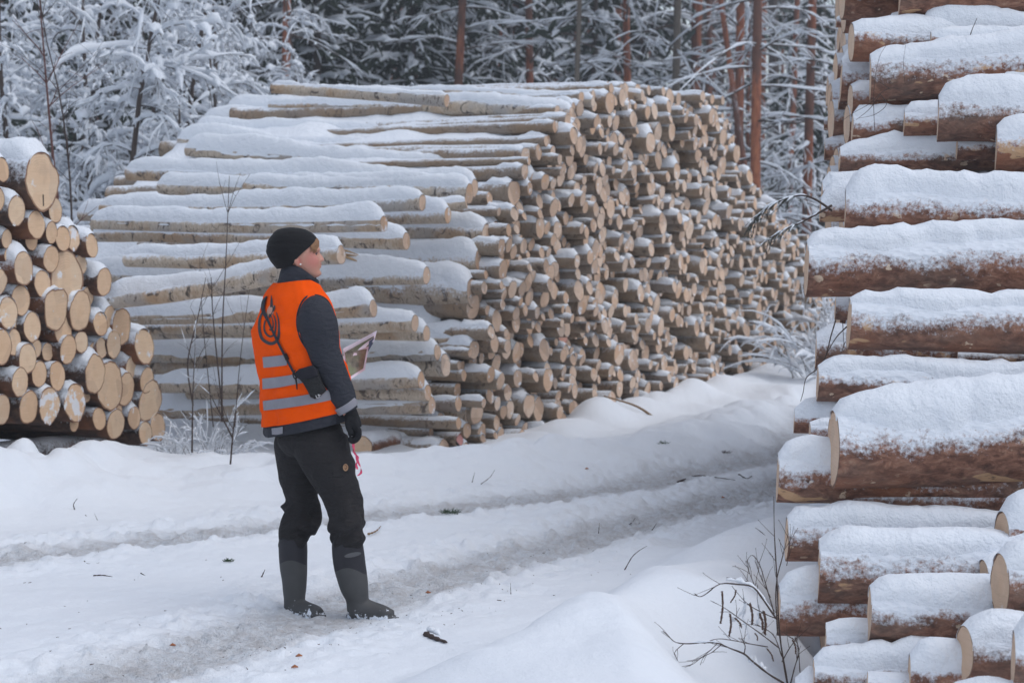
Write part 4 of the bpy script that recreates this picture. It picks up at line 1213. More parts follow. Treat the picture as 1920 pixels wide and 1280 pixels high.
# pines with red trunks, each at the place of its trunk
for (px, Yd, k, sc, lab) in (
    (527, 33, 0, 1.0, 'pine with flaky orange red trunk rising above the snowy young trees'),
    (845, 36, 1, 1.15, 'slim red trunked pine above the topmost bare birch logs'),
    (1000, 38, 3, 1.25, 'dark red trunked pine between the slim red pine and the grey trunk'),
    (1181, 36, 0, .95, 'dark reddish pine beside the grey trunk above the pile'),
    (1380, 33, 1, 1.1, 'thin red pine directly beside the forked bright pine'),
    (1416, 31, 2, 1.0, 'forked bright orange pine with snowy twigs across its trunk'),
    (1506, 34, 0, 1.05, 'straight dark trunked pine near the spruce log pile'),
    (1555, 33, 3, 1.2, 'bright orange trunked pine half hidden by the jutting spruce logs'),
    (700, 44, 3, 1.1, 'distant thin pine behind the dark spruces above the pile'), (1090, 47, 3, 1.1, 'distant pine trunk deep in the woods over the pile crest'), (1330, 46, 3, 1.2, 'distant thin pine deep in the woods by the far pile end'), (930, 44, 3, 1.0, 'thin distant pine between the slim red pine and the dark red pine'), (1290, 42, 1, 1.1, 'thin reddish pine right beside the grey tree'), (1475, 43, 3, 1.1, 'thin distant pine between the forked pine and the straight dark one')):
    put('p', k, px, Yd, lab, sc)
gt = put('p', 3, 1259, 34, 'grey barked slender tree rising over the far shoulder of the pile', 1.15)
gt.name = 'grey_tree'; gt['category'] = 'tree'; del gt['group']
for ch in gt.children:
    if ch.name.startswith('trunk'):
        ch.data = ch.data.copy(); ch.data.materials[0] = M['greytrunk']
gt2 = put('p', 1, 1062, 33, 'thin grey stem standing beside the dark red pine above the pile', .75)
gt2.name = 'grey_tree'; gt2['category'] = 'tree'; del gt2['group']
for ch in gt2.children:
    if ch.name.startswith('trunk'):
        ch.data = ch.data.copy(); ch.data.materials[0] = M['greytrunk']

for i, (px, Yd, k, sc, lab) in enumerate((
    (20, 21.5, 0, .95, 'snow buried young tree behind the largest pine log'), (185, 20.5, 1, 1.0, 'wide snow clad young tree behind the gap between the piles'),
    (300, 23, 3, .95, 'bent snow heavy young tree beyond the birch log butts'), (405, 25, 0, 1.0, 'tall snow clad tree with drooping arches above the birch slope'),
    (110, 24.5, 3, 1.0, 'snow wrapped tree just behind the reddish slender stem'), (-60, 23, 1, 1.0, 'snow wrapped young tree cut by the edge of the photo'),
    (250, 27, 2, 1.35, 'small dense snowy tree behind the wide young tree'), (480, 28, 1, .95, 'snowy tree in front of the flaky orange pine'),
    (150, 22.4, 2, 1.1, 'low dense snowy tree between the stems and the wide young tree'), (445, 24, 2, .95, 'round snowy sapling beside the far birch butts'), (355, 21.8, 2, .8, 'low snow smothered sapling touching the far birch butts'), (60, 28, 1, 1.2, 'second row snow clad tree behind the snow buried one'),
    (1302, 37, 2, 1.0, 'snow dusted young tree over the far shoulder of the pile'), (1462, 37, 2, .9, 'open snow dusted young tree beyond the forked pine'),
    (960, 30, 2, .95, 'snowy sapling top peeking over the middle of the pile'), (620, 29, 3, .85, 'bright snowy sapling behind the topmost bare log'),
    (745, 31, 2, 1.0, 'bushy white sapling over the birch pile beside the slim pine'), (1130, 30, 2, .9, 'snow laced sapling between the dark red pines'))):
    put('d', k, px, Yd, lab, sc)
for (px, Yd, k, sc, lab) in (
    (-30, 33, 0, 1.0, 'dark spruce at the photo edge behind the snowy young trees'), (80, 35, 1, 1.1, 'dark spruce behind the reddish slender stem'), (210, 34, 2, .95, 'broad dark spruce behind the wide snow clad tree'),
    (340, 36, 0, 1.1, 'dark spruce standing over the bent snowy tree'), (455, 38, 2, 1.0, 'dark spruce behind the tall arching tree'), (600, 37, 0, 1.05, 'dark spruce next to the flaky orange pine'),
    (690, 40, 1, 1.1, 'narrow dark spruce above the topmost bare log'), (780, 38, 2, 1.0, 'dense dark spruce beside the slim red pine'), (915, 41, 0, 1.1, 'dark spruce between two red trunked pines'),
    (1110, 44, 1, 1.2, 'hazy spruce behind the dark reddish pine'), (560, 46, 2, 1.1, 'deep woods spruce behind the flaky orange pine'), (860, 48, 2, 1.2, 'deep woods spruce behind the slim pine'),
    (1010, 50, 0, 1.3, 'deep woods spruce behind the dark red pine'), (1210, 50, 1, 1.3, 'deep woods spruce beside the grey tree'), 
     (1540, 47, 1, 1.2, 'deep woods spruce near the jutting spruce logs'), (150, 44, 0, 1.3, 'deep woods spruce in a gap over the young trees'), (400, 48, 1, 1.4, 'deep woods spruce over the birch log butts')):
    put('s', k, px, Yd, lab, sc)
BU_ = [(330, 19.6), (255, 19.0), (180, 18.6), (120, 18.8), (215, 21), (60, 19.6), (10, 20.2), (300, 21.5), (-40, 19), (405, 23.5), (470, 25), (1395, 27), (1440, 26), (1480, 27.5), (1515, 28.5), (1530, 25.5), (1460, 29), (1410, 30), (1560, 30), (1500, 31),
       (1350, 29), (1545, 22.5), (1570, 24), (1450, 33), (1380, 34), (560, 30), (820, 31), (890, 32), (1050, 33), (150, 17.0), (215, 16.8), (345, 18.3), (1525, 33)]
for i, (px, Yd) in enumerate(BU_):
    put('b', i % 3, px, Yd, None, 1.0 + 0.25 * math.sin(i * 2.1))
bushes = [o for o in COL.objects if o.name.startswith('snowy_bush') and o.parent is None]
for o in bushes:
    x, y = topx(o.location); d = o.location.y
    w1 = 'low' if o.scale.x < 1.0 else 'tall'
    near = ('behind the pine pile' if x < 130 else 'in the gap between pine and birch piles' if x < 240 else 'behind the birch log butts' if x < 500 else 'over the birch pile crest' if x < 1340 else 'past the far end of the birch pile')
    o['label'] = '%s snow covered bush %s' % (w1, near)

# deep woods behind everything: one mass of trunks and snowy limbs
rng = np.random.RandomState(31)
mt, ms = MB(), MB()
for q in range(150):
    Yd = rng.uniform(48, 85); x = rng.uniform(-.34, .34) * Yd
    r = rng.uniform(.05, .14)
    tube(mt, [(x, Yd, 0), (x + rng.uniform(-.3, .3), Yd, 14)], r, 6, 1 if rng.rand() < .5 else 0)
    for b in range(rng.randint(8, 24)):
        z = rng.uniform(.6, 12); az = rng.uniform(0, 6.28)
        a1 = arc((x, Yd, z), (math.cos(az), math.sin(az), rng.uniform(-.2, .5)), rng.uniform(.8, 3.2), rng.uniform(.2, 1.1), .12, 6, rng)
        tube(mt, a1, np.linspace(.04, .015, 6), 3, cap=False); snowtube(ms, a1, .05 * rng.uniform(.6, 1.5), q)
        for c in range(4):
            a2 = arc(a1[rng.randint(1, 5)], (rng.uniform(-1, 1), rng.uniform(-1, 1), rng.uniform(-.8, .3)), rng.uniform(.3, .9), .5, .2, 4, rng)
            tube(mt, a2, [.05, .07, .06, .02], 3, 2, cap=False)
            if rng.rand() < .6: snowtube(ms, a2, .05, q + c, 1.0, sides=4)
nb_ = len(mt.m)
mt.merge(ms); mt.m[nb_:] = [3] * (len(mt.m) - nb_)
o = mt.obj('distant_woods', [M['branch'], M['pinetrunk'], M['needle2'], M['snow']])
tag(o, 'deep snowy woods fading behind the spruces and pines', 'woods', None, 'stuff')
# ================================================================ slender stems and twigs
def stem_tree(name, label, base, paths, rad, mat, seed, twigs=10, snow=0.0, cat='sapling', tl=.35, group=None):
    rng = np.random.RandomState(seed)
    root = empty(name, base, label, cat, group)
    B, S = MB(), MB()
    for pts in paths:
        n = 14; c = catmull(pts, n); tube(B, c, np.linspace(rad, rad * .3, n), 6)
        for q in range(twigs):
            j = rng.randint(3, n - 1); t = c[j] - c[j - 1]; t /= np.linalg.norm(t)
            a = arc(c[j], t + np.array([rng.uniform(-1, 1), rng.uniform(-1, 1), rng.uniform(.0, .5)]), tl * rng.uniform(.4, 1.4), rng.uniform(-.2, .6), .12, 6, rng)
            tube(B, a, np.linspace(rad * .35, rad * .12, 6), 4, cap=False)
            if snow and rng.rand() < .6: snowtube(S, a, snow, q)
            for e in range(2):
                a3 = arc(a[rng.randint(2, 5)], t * .6 + np.array([rng.uniform(-1, 1), rng.uniform(-1, 1), rng.uniform(-.2, .6)]), tl * .35, .2, .12, 4, rng)
                tube(B, a3, np.linspace(rad * .18, rad * .1, 4), 3, cap=False)
    B.obj('stem', [mat], parent=root)
    if snow and S.n: S.obj('stem_snow', [M['snow']], parent=root)
    return root
def pp(l, Y): return [tuple(P(x, y, Y)) for x, y in l]
stem_tree('sapling', 'tall reddish slender stem rising behind the largest pine log', P(98, 300, 16.2), [pp([(128, 780), (112, 430), (97, 270), (84, 120), (70, -60)], 16.4)], .016, M['redtwig'], 1, 12, 0, tl=.5)
stem_tree('sapling', 'thin dark curving stem between the reddish stem and the birch butts', P(140, 420, 16.0), [pp([(150, 800), (135, 420), (128, 300), (112, 180), (84, 60), (70, -50)], 16.0)], .010, M['twig'], 2, 14, 0, tl=.5)
stem_tree('sapling', 'bare dark sapling standing before the birch slope behind the person', P(416, 790, 13.2), [pp([(416, 790), (417, 620), (424, 480), (430, 330)], 13.2), pp([(418, 780), (400, 600), (396, 520)], 13.3)], .006, M['twig'], 3, 4, 0, tl=.3)
stem_tree('sapling', 'snow dusted thin sapling beside the pine log ends', P(360, 850, 13.0), [pp([(360, 848), (362, 730), (366, 650)], 13.0), pp([(362, 760), (352, 680), (372, 590), (386, 520)], 13.1)], .006, M['twig'], 4, 5, .006, tl=.3)
stem_tree('sapling', 'short forked snowy sapling rooted in the bank behind the legs', P(432, 870, 12.7), [pp([(432, 870), (438, 800), (446, 740)], 12.7), pp([(436, 820), (410, 770), (392, 735)], 12.7)], .006, M['twig'], 5, 5, .006, tl=.25)
stem_tree('sapling', 'faint thin stems behind the orange vest shoulder', P(455, 700, 14.2), [pp([(440, 800), (452, 660), (478, 470)], 14.2), pp([(400, 800), (380, 600), (374, 480)], 14.0)], .004, M['twig'], 6, 3, 0, tl=.3)
put('b', 1, 330, 13.6, 'tangle of thin snowy twigs beside the lowest pine logs', .30)
put('b', 2, 395, 14.4, 'snowy twig thicket between the pine pile and birch pile', .34)

# dry shrub in the corner with seed heads
YS = 7.35
root = empty('dry_shrub', P(1470, 1275, YS), 'leafless dark shrub with hanging seedheads before the near spruce pile', 'shrub')
B = MB()
def br(l, r0, r1, Yq=YS, n=16, sd=0, knob=True):
    c = catmull(pp(l, Yq), n)
    rr2 = 0.68 * np.linspace(r0, r1, n) * (1 + 0.25 * vn(np.arange(n) * 1.7 + sd, 0, 0, 71))
    tube(B, c, rr2, 6)
    if n >= 14:
        for q in range(4):
            j = rbr.randint(4, n - 1); t = c[j] - c[j - 1]; t /= np.linalg.norm(t)
            a = arc(c[j], t + np.array([rbr.uniform(-1, 1), rbr.uniform(-1, 1), rbr.uniform(-.3, .9)]), rbr.uniform(.03, .10), rbr.uniform(-.4, .4), .12, 5, rbr)
            tube(B, a, np.linspace(.0011, .0006, 5), 4)
            tube(B, [a[-1], a[-1] + (a[-1] - a[-2]) * .12], [.0016, .0008], 4)
    return c
rbr = np.random.RandomState(77)
br([(1478, 1290), (1462, 1190), (1457, 1090), (1452, 1000), (1451, 930)], .0055, .0018)
br([(1458, 1190), (1455, 1100), (1468, 1040), (1478, 1000)], .004, .0015, YS + .05)
br([(1452, 1150), (1440, 1110), (1425, 1060), (1410, 1040), (1398, 1055)], .003, .0015, YS + .03)
br([(1456, 1160), (1432, 1125), (1412, 1100), (1385, 1095), (1350, 1094), (1325, 1112), (1312, 1118), (1302, 1112)], .005, .002, YS - .05, 22)
br([(1440, 1130), (1420, 1104), (1395, 1088), (1362, 1082)], .004, .0015, YS - .03)
br([(1462, 1215), (1430, 1190), (1395, 1165), (1360, 1140), (1332, 1125)], .0035, .0014, YS - .08)
br([(1458, 1160), (1430, 1148), (1400, 1130), (1372, 1098)], .003, .0014, YS)
br([(1470, 1280), (1440, 1262), (1410, 1238), (1395, 1225), (1370, 1215), (1345, 1205), (1318, 1204), (1290, 1206), (1266, 1203), (1252, 1190), (1242, 1182)], .0055, .0018, YS - .12, 30)
br([(1395, 1226), (1397, 1210), (1390, 1196)], .003, .002, YS - .12)
br([(1352, 1208), (1335, 1222), (1320, 1230), (1313, 1246)], .0025, .0014, YS - .12)
br([(1282, 1206), (1268, 1218), (1264, 1226)], .0022, .0012, YS - .12)
br([(1440, 1212), (1405, 1206), (1375, 1200), (1345, 1197), (1320, 1206)], .003, .0014, YS - .06)
br([(1345, 1205), (1330, 1220), (1305, 1240), (1298, 1245)], .0022, .0012, YS - .1)
br([(1480, 1290), (1490, 1250), (1498, 1220), (1490, 1190)], .004, .0014, YS + .04)
br([(1466, 1240), (1480, 1215), (1494, 1196), (1500, 1192)], .003, .0014, YS + .06)
br([(1500, 1260), (1496, 1210), (1486, 1195)], .0028, .0014, YS + .02)
br([(1466, 1230), (1450, 1190), (1420, 1170)], .003, .0013, YS + .02)
br([(1445, 1120), (1428, 1085), (1415, 1050)], .002, .001, YS + .06)
br([(1475, 1060), (1480, 1030), (1476, 990)], .0018, .001, YS + .1)
br([(1416, 1100), (1404, 1070), (1398, 1050)], .002, .001, YS + .08)
B.obj('stem', [M['twig']], parent=root)
S = MB(); rng = np.random.RandomState(4)
for l, r, Yq in (([(1362, 1086), (1385, 1090), (1410, 1100), (1432, 1122), (1450, 1150)], .014, YS - .03), ([(1372, 1165), (1390, 1150), (1400, 1130)], .02, YS), ([(1404, 1236), (1420, 1245), (1436, 1258)], .022, YS - .1), ([(1395, 1120), (1397, 1140), (1392, 1160)], .022, YS + .03),
                 ([(1420, 1120), (1424, 1150), (1418, 1175)], .028, YS + .03), ([(1394, 1160), (1402, 1185), (1405, 1200)], .02, YS + .02), ([(1500, 1290), (1512, 1268), (1516, 1250)], .03, YS), ([(1300, 1204), (1330, 1202), (1350, 1204)], .005, YS - .12)):
    snowtube(S, catmull(pp(l, Yq), 12), r, int(l[0][0]), .4, 9)
S.obj('twig_snow', [M['snow']], parent=root)  # lumps of snow resting on the leafless stems
for (x0, y0, x1, y1, r) in ((1354, 1108, 1351, 1168, .007), (1369, 1150, 1367, 1192, .007), (1380, 1105, 1370, 1128, .005), (1378, 1158, 1390, 1175, .006), (1406, 1130, 1410, 1170, .008), (1432, 1145, 1434, 1188, .009), (1424, 1150, 1430, 1180, .008), (1415, 1186, 1420, 1200, .004), (1438, 1215, 1450, 1238, .005), (1486, 1198, 1492, 1225, .006)):
    r *= .62; sh_ = MB(); c = catmull(pp([(x0, y0), ((x0 + x1) / 2 + 2.5, (y0 + y1) / 2), (x1, y1)], YS - .04), 12)
    tube(sh_, c, r * (0.55 + 0.45 * np.abs(np.sin(np.arange(12) * 1.9))), 7)
    for q in range(34):
        j = rng.randint(0, 12); a = c[j]; d = np.array([rng.uniform(-1, 1), rng.uniform(-1, 1), rng.uniform(-1, .3)]); d /= np.linalg.norm(d)
        tube(sh_, [a, a + d * r * 1.5], [r * .35, r * .12], 4)
    sh_.obj('seedhead', [M['dry']], parent=root)

# conifer twig poking from the near pile over the far birches
root = empty('spruce_branch', P(1535, 372, 9.7), 'snow dusted spruce branch poking out of the near log pile', 'branch')
B, S, N = MB(), MB(), MB(); rng = np.random.RandomState(6)
mains = [catmull(pp([(1560, 395), (1532, 376), (1505, 366), (1475, 372), (1445, 385), (1425, 400), (1408, 420)], 9.75), 20), catmull(pp([(1560, 385), (1530, 402), (1500, 418), (1475, 428), (1442, 447)], 9.6), 16)]
for mi, c in enumerate(mains):
    tube(B, c, np.linspace(.006, .002, len(c)), 6)
    for j in range(5, len(c)):
        for q in range(3 if mi == 0 else 2):
            t = c[j] - c[j - 1]; t /= np.linalg.norm(t)
            if mi == 0 and j < 10 and rng.rand() < .6: continue
            if mi == 1 and j < 8: continue
            a = arc(c[j], t + np.array([rng.uniform(-.7, .7), rng.uniform(-.7, .7), rng.uniform(-.7, .2)]), rng.uniform(.04, .10), .6, .1, 5, rng)
            tube(B, a, .0016, 4)
            for e in range(26):
                p = a[rng.randint(0, 5)]; d = t * .8 + np.array([rng.uniform(-1, 1), rng.uniform(-1, 1), rng.uniform(-1, .6)]); d /= np.linalg.norm(d)
                tube(N, [p, p + d * .014], [.0011, .0005], 3, cap=False)
            if rng.rand() < .7: snowtube(S, a, .006, j, .8)
    snowtube(S, c[3:], .006, mi, .9, 6)
B.obj('stem', [M['twig']], parent=root); N.obj('needles', [M['needle2']], parent=root); S.obj('branch_snow', [M['snow']], parent=root)

# loose twigs on and before the near pile
def twig(name, label, paths, r, mat='twig', cat='twig', Yd=None, group=None, ends=.4):
    mb = MB()
    for l in paths:
        Yq = Yd
        c = catmull(pp(l, Yq) if len(l[0]) == 2 else [tuple(P(*q)) for q in l], 5 * len(l)); tube(mb, c, np.linspace(r, r * ends, len(c)), 6)
    org = paths[0][0]; o = mb.obj(name, [M[mat]], loc=list(P(org[0], org[1], Yd)))
    tag(o, label, cat, group); return o
twig('bent_twig', 'thin bent twig arching over the smooth snow roll high in the pile', [[(1640, 245), (1638, 185), (1642, 140), (1650, 105), (1664, 82)]], .0016, Yd=10.3)
twig('thin_twig', 'hair thin upright twig on the smooth snow roll', [[(1697, 158), (1694, 120), (1698, 84)]], .0014, Yd=10.2)
twig('stub_twig', 'short dark twig stuck upright in the topmost snow', [[(1816, 78), (1822, 58), (1832, 34)]], .0032, Yd=10.5)
twig('forked_twig', 'forked dark twig hanging across the upper log ends', [[(1684, 166), (1668, 166), (1650, 176), (1630, 195), (1600, 212), (1575, 230)], [(1668, 166), (1655, 158), (1638, 145)], [(1650, 178), (1630, 205), (1605, 225)], [(1650, 176), (1662, 196), (1640, 215), (1610, 222)]], .002, Yd=9.9)
twig('hanging_twig', 'dark branched twig hanging below the longest jutting spruce log', [[(1567, 600), (1558, 630), (1548, 668), (1534, 690), (1512, 708), (1506, 735), (1501, 752)], [(1588, 612), (1570, 630), (1556, 652), (1545, 675)]], .0032, Yd=8.9)
twig('thin_twig', 'thin broken twig under the spotted spruce log', [[(1585, 640), (1578, 660)], [(1580, 600), (1582, 650)]], .0022, Yd=8.9)
# things lying on the snow
def litter(name, label, l, r, mat='twig', cat='twig', lift=0.0, sides=6, stand=False):
    pts = []
    for k, q in enumerate(l):
        if stand:
            if k == 0: p = onground(*q); Y0 = p.y
            else: p = P(q[0], q[1], Y0)
        else:
            p = onground(q[0], q[1]); p.z += r * .6 + lift
        pts.append(tuple(p))
    mb = MB(); n = max(6, 4 * len(l)); r = r * (.62 if name == 'small_twig' else 1); tube(mb, catmull(pts, n), np.linspace(r, r * .35, n) * (1 + .3 * np.sin(np.arange(n) * 2.1)), sides)
    o = mb.obj(name, [M[mat]], loc=list(pts[0])); tag(o, label, cat); return o
M['curl'] = m_plain('dry_bark_curl', (0.22, 0.13, 0.06), 0.7, 0.3, 40)
M['green'] = m_plain('green_needles', (0.035, 0.075, 0.03), 0.7, 0.4, 40)
M['chip'] = m_plain('orange_bark_chip', (0.42, 0.15, 0.06), 0.7, 0.3, 40)
st = litter('fallen_stick', 'short thick stick with snow on top lying in the soft bank', [(798, 1192), (815, 1199), (838, 1207)], .013)
S = MB(); snowtube(S, catmull([tuple(onground(802, 1188) + Vector((0, 0, .015))), tuple(onground(815, 1194) + Vector((0, 0, .02))), tuple(onground(826, 1198) + Vector((0, 0, .015)))], 7), .012, 3, .5, 7)
so_ = S.obj('stick_snow', [M['snow']]); so_.parent = st; so_.matrix_parent_inverse = Matrix.Translation(-Vector(st.location))
litter('bark_curl', 'curled strip of brown bark lying beside the near knee on the road', [(690, 1006), (700, 1003), (708, 998), (714, 991)], .006, 'curl', 'bark strip', .012)
litter('small_twig', 'hooked black twig sticking from the bank below the pine pile', [(140, 955), (138, 945), (145, 934)], .006, stand=True)
litter('small_twig', 'short black twig just beside the hooked one on the bank', [(160, 966), (164, 969)], .004)
litter('small_twig', 'black twig standing in the bank beside the hooked one', [(183, 975), (177, 962)], .003, stand=True)
litter('small_twig', 'straight dark twig lying in the middle of the road snow', [(175, 1080), (192, 1079), (211, 1082)], .006)
litter('small_twig', 'forked thin twig beside the churned far rut', [(158, 1052), (165, 1057), (192, 1055)], .004)
litter('small_twig', 'little dark twig piece between the rut and the boots', [(264, 1075), (273, 1080)], .005)
litter('small_twig', 'small dark tuft of twig standing next to the far boot', [(490, 1082), (497, 1067)], .006, stand=True)
litter('small_twig', 'thin upright twig in the shaded bank by the road bend', [(1122, 1001), (1124, 980)], .0035, stand=True)
litter('small_twig', 'bent budded twig rising from the soft dune', [(1171, 1068), (1185, 1044), (1198, 1032), (1213, 1023)], .0040, stand=True)
litter('small_twig', 'thin weed stalk in the snow at the road edge', [(958, 1115), (957, 1092)], .0025, stand=True)
litter('small_twig', 'short slanting twig on the crest of the dune', [(1222, 994), (1231, 981)], .004, stand=True)
litter('small_twig', 'twig lying at the bend of the road beside the dune', [(1178, 984), (1185, 980), (1191, 971)], .005)
litter('small_twig', 'long thin branch lying across the far road snow', [(1270, 905), (1305, 893), (1340, 896), (1378, 901)], .010)
litter('small_twig', 'thin forked branch at the far road edge', [(1385, 890), (1400, 898), (1410, 893)], .008)
litter('small_twig', 'pair of thin stalks poking from the bank before the near pile', [(1443, 1012), (1420, 992), (1396, 983)], .003)
twig('leaning_stick', 'pale bare stick leaning against the lower front of the birch pile', [[(1250, 806), (1222, 780), (1190, 760), (1132, 742)]], .016, 'curl', 'stick', Yd=18.1)
litter('small_twig', 'thin weed stalks on the bank below the birch pile', [(885, 905), (890, 885)], .004, stand=True)
litter('small_twig', 'slanted weed stalk on the bank under the lowest logs', [(900, 908), (918, 895), (928, 880)], .004, stand=True)
litter('small_twig', 'hanging root thread under the support log of the pine pile', [(200, 862), (208, 880)], .004, stand=True)
rng = np.random.RandomState(9)
for (px, py, lab, mat, n, sz) in ((845, 963, 'fresh green spruce sprig lying on the churned far rut', 'green', 70, .05), (429, 1053, 'tiny green conifer sprig lying left behind the boots', 'green', 40, .025), (1243, 832, 'small green tuft on the bank at the pile foot', 'green', 30, .04), (1360, 850, 'small dark tuft on the far bank', 'dry', 25, .04)):
    p = onground(px, py); mb = MB()
    for q in range(n):
        a = np.array(p) + np.array([rng.uniform(-sz, sz), rng.uniform(-sz, sz), 0.005])
        d = np.array([rng.uniform(-1, 1), rng.uniform(-1, 1), rng.uniform(.1, .9)]); d /= np.linalg.norm(d)
        tube(mb, [a, a + d * sz * .6], [.0022, .001], 3)
    o = mb.obj('conifer_sprig', [M[mat]], loc=list(p)); tag(o, lab, 'sprig')
for (px, py, lab) in ((323, 1212, 'orange bark chip by itself on the smooth snow before the boots'), (552, 1253, 'orange bark chip in the near rut close to the camera'), (802, 1113, 'orange bark chip beside the toe of the near boot'), (1355, 934, 'orange leaf fleck on the bend of the far road'), (560, 1232, 'small tan chip beside the near rut chip'), (1100, 880, 'tan chip in the far rut under the pile')):
    p = onground(px, py); mb = MB(); s_ = .012
    V = [(-s_, 0, 0), (0, -s_ * .4, .004), (s_ * 1.2, 0, .002), (0, s_ * .6, .008), (-s_, 0, .004), (0, -s_ * .4, .008), (s_ * 1.2, 0, .006), (0, s_ * .6, .012)]
    mb.add([np.array(p) + np.array(q) + np.array([0, 0, .003]) for q in V], [(0, 3, 2, 1), (4, 5, 6, 7), (0, 1, 5, 4), (1, 2, 6, 5), (2, 3, 7, 6), (3, 0, 4, 7)])
    o = mb.obj('bark_chip', [M['chip']], loc=list(p)); tag(o, lab, 'bark chip')

# crumbs of bark and needles blown over the road and the banks
mb = MB(); rng = np.random.RandomState(55)
for q in range(230):
    if q % 3 == 0: px = rng.uniform(0, 800); py = rng.uniform(1000, 1275)
    else:
        t = rng.uniform(0, 1); px = 420 + t * 700 + rng.uniform(-120, 120); py = 1240 - t * 200 + rng.uniform(-30, 30)
    if 500 < px < 760 and 980 < py < 1170: continue
    g = G(px, py); z = gz(g.x, g.y); g = G(px, py, z); z = gz(g.x, g.y)
    k = rng.uniform(.0012, .0042); a = rng.uniform(0, 3.14)
    d = np.array([math.cos(a), math.sin(a), rng.uniform(-.1, .3)]) * k * rng.uniform(.6, 2.6)
    p = np.array([g.x, g.y, z + k * .4]); tube(mb, [p - d, p + d], [k * .5, k * .3], 4)
o = mb.obj('bark_litter', [m_plain('crumb_brown', (0.10, 0.065, 0.045), 0.9, .5, 90)]); tag(o, 'scattered tiny crumbs of bark and needles on the road snow', 'litter', None, 'stuff')

# ================================================================ the person
YP = 8.66
def Q(px, py, dy=0.0):
    return np.array(P(px, py, YP + dy))
foot = (P(632, 1162, YP).x, YP, 0.0)
person = empty('person', foot, 'person in orange vest, black beanie and rubber boots standing on the road, looking right', 'person')

def remesh(mb, name, mats, parent, voxel, smooth_it=4, matfn=None):
    """fuse overlapping closed shapes into one continuous surface"""
    me = mb.mesh(name + '_src', [mats[0]])
    ob = bpy.data.objects.new(name + '_src', me); COL.objects.link(ob)
    md = ob.modifiers.new('r', 'REMESH'); md.mode = 'VOXEL'; md.voxel_size = voxel; md.use_smooth_shade = True
    m2 = ob.modifiers.new('s', 'SMOOTH'); m2.iterations = smooth_it; m2.factor = 0.5
    dg = bpy.context.evaluated_depsgraph_get()
    ev = ob.evaluated_get(dg)
    new = bpy.data.meshes.new_from_object(ev)
    new.name = name
    bpy.data.objects.remove(ob)
    n = len(new.vertices); co = np.zeros(n * 3); new.vertices.foreach_get('co', co); co = co.reshape(-1, 3)
    org = np.array(parent['_org']) if parent is not None and '_org' in parent else np.zeros(3)
    new.materials.clear()
    for m in mats: new.materials.append(m)
    if matfn is not None:
        pc = np.zeros(len(new.polygons) * 3); new.polygons.foreach_get('center', pc); pc = pc.reshape(-1, 3)
        new.polygons.foreach_set('material_index', matfn(pc).astype(np.int32))
    new.polygons.foreach_set('use_smooth', np.ones(len(new.polygons), bool))
    new.vertices.foreach_set('co', (co - org).ravel())
    new.update()
    o = bpy.data.objects.new(name, new); COL.objects.link(o); o.parent = parent
    return o

def limb(mb, pts, radii, n=40, sides=24, squash=None, fold=0.0, seed=0, foldf=60, e_ref=None):
    """a closed tapering limb; fold = height of the cloth folds, given along the limb"""
    c = catmull(pts, n); r = np.interp(np.linspace(0, 1, n), np.linspace(0, 1, len(radii)), radii)
    r = catmull(np.stack([np.array(radii), np.zeros(len(radii)), np.zeros(len(radii))], 1), n)[:, 0]
    t, e1, e2 = frames(c)
    a = np.arange(sides) * 2 * math.pi / sides
    u = np.linspace(0, 1, n)
    R = np.repeat(r[:, None], sides, 1)
    if np.ndim(fold) or fold:
        fl = np.interp(u, np.linspace(0, 1, len(fold)), fold) if np.ndim(fold) else np.full(n, fold)
        s = np.cumsum(np.r_[0, np.linalg.norm(np.diff(c, axis=0), axis=1)])
        f = vn(s[:, None] * foldf + 1.2 * np.sin(a[None] + seed) , np.cos(a)[None] * 1.3, np.sin(a)[None] * 1.3 + seed, 81) + .5 * vn(s[:, None] * foldf * .45 + 1.6 * np.cos(a[None] * 1 + seed), np.cos(a)[None] * 1.7, np.sin(a)[None] * 1.7, 82)
        R = R + fl[:, None] * f
    V = c[:, None] + R[..., None] * (np.cos(a)[None, :, None] * e1[:, None] + np.sin(a)[None, :, None] * e2[:, None])
    b = mb.n
    mb.addn(V, gridq(n, sides, True))
    mb.add([c[0]], []); mb.add([c[-1]], [])
    i0, i1 = mb.n - 2, mb.n - 1
    for k in range(sides):
        k2 = (k + 1) % sides
        mb.f.append((i0, b + k2, b + k)); mb.m.append(0)
        mb.f.append((i1, b + (n - 1) * sides + k, b + (n - 1) * sides + k2)); mb.m.append(0)

# -- cloth and skin materials
def m_cloth(name, c, rough=0.85, wr=0.4, scale=9, sheen=0.0, weave=500, dist=.006):
    n = NT(name); v = n.obj()
    a = n.noise(v, scale, 4, 0.6, 0.4)
    n.col(n.mix(a, tuple(x * .82 for x in c), tuple(min(1, x * 1.15) for x in c))); n.rough(rough)
    n.b.inputs['Specular IOR Level'].default_value = 0.3
    if sheen: n.b.inputs['Sheen Weight'].default_value = sheen
    h = n.math('ADD', n.noise(n.map(v, (1, 1, 2.2)), scale * 1.6, 3, 0.5, 0.8), n.math('MULTIPLY', n.noise(v, weave, 2, 0.5), 0.05))
    n.bump(h, wr, dist * 2.5)
    return n.m
M['orange'] = m_cloth('orange_vest_cloth', (1.0, 0.092, 0.0), 0.85, 0.5, 8)
M['orange'].node_tree.nodes['Principled BSDF'].inputs['Specular IOR Level'].default_value = 0.08
M['jacket'] = m_cloth('charcoal_jacket_cloth', (0.030, 0.032, 0.042), 0.8, 0.9, 13)
M['trouser'] = m_cloth('black_trouser_cloth', (0.021, 0.019, 0.020), 0.85, 1.0, 16)
M['knit'] = m_cloth('black_knit', (0.0085, 0.008, 0.009), 0.95, 0.2, 14, 0.05, 260)
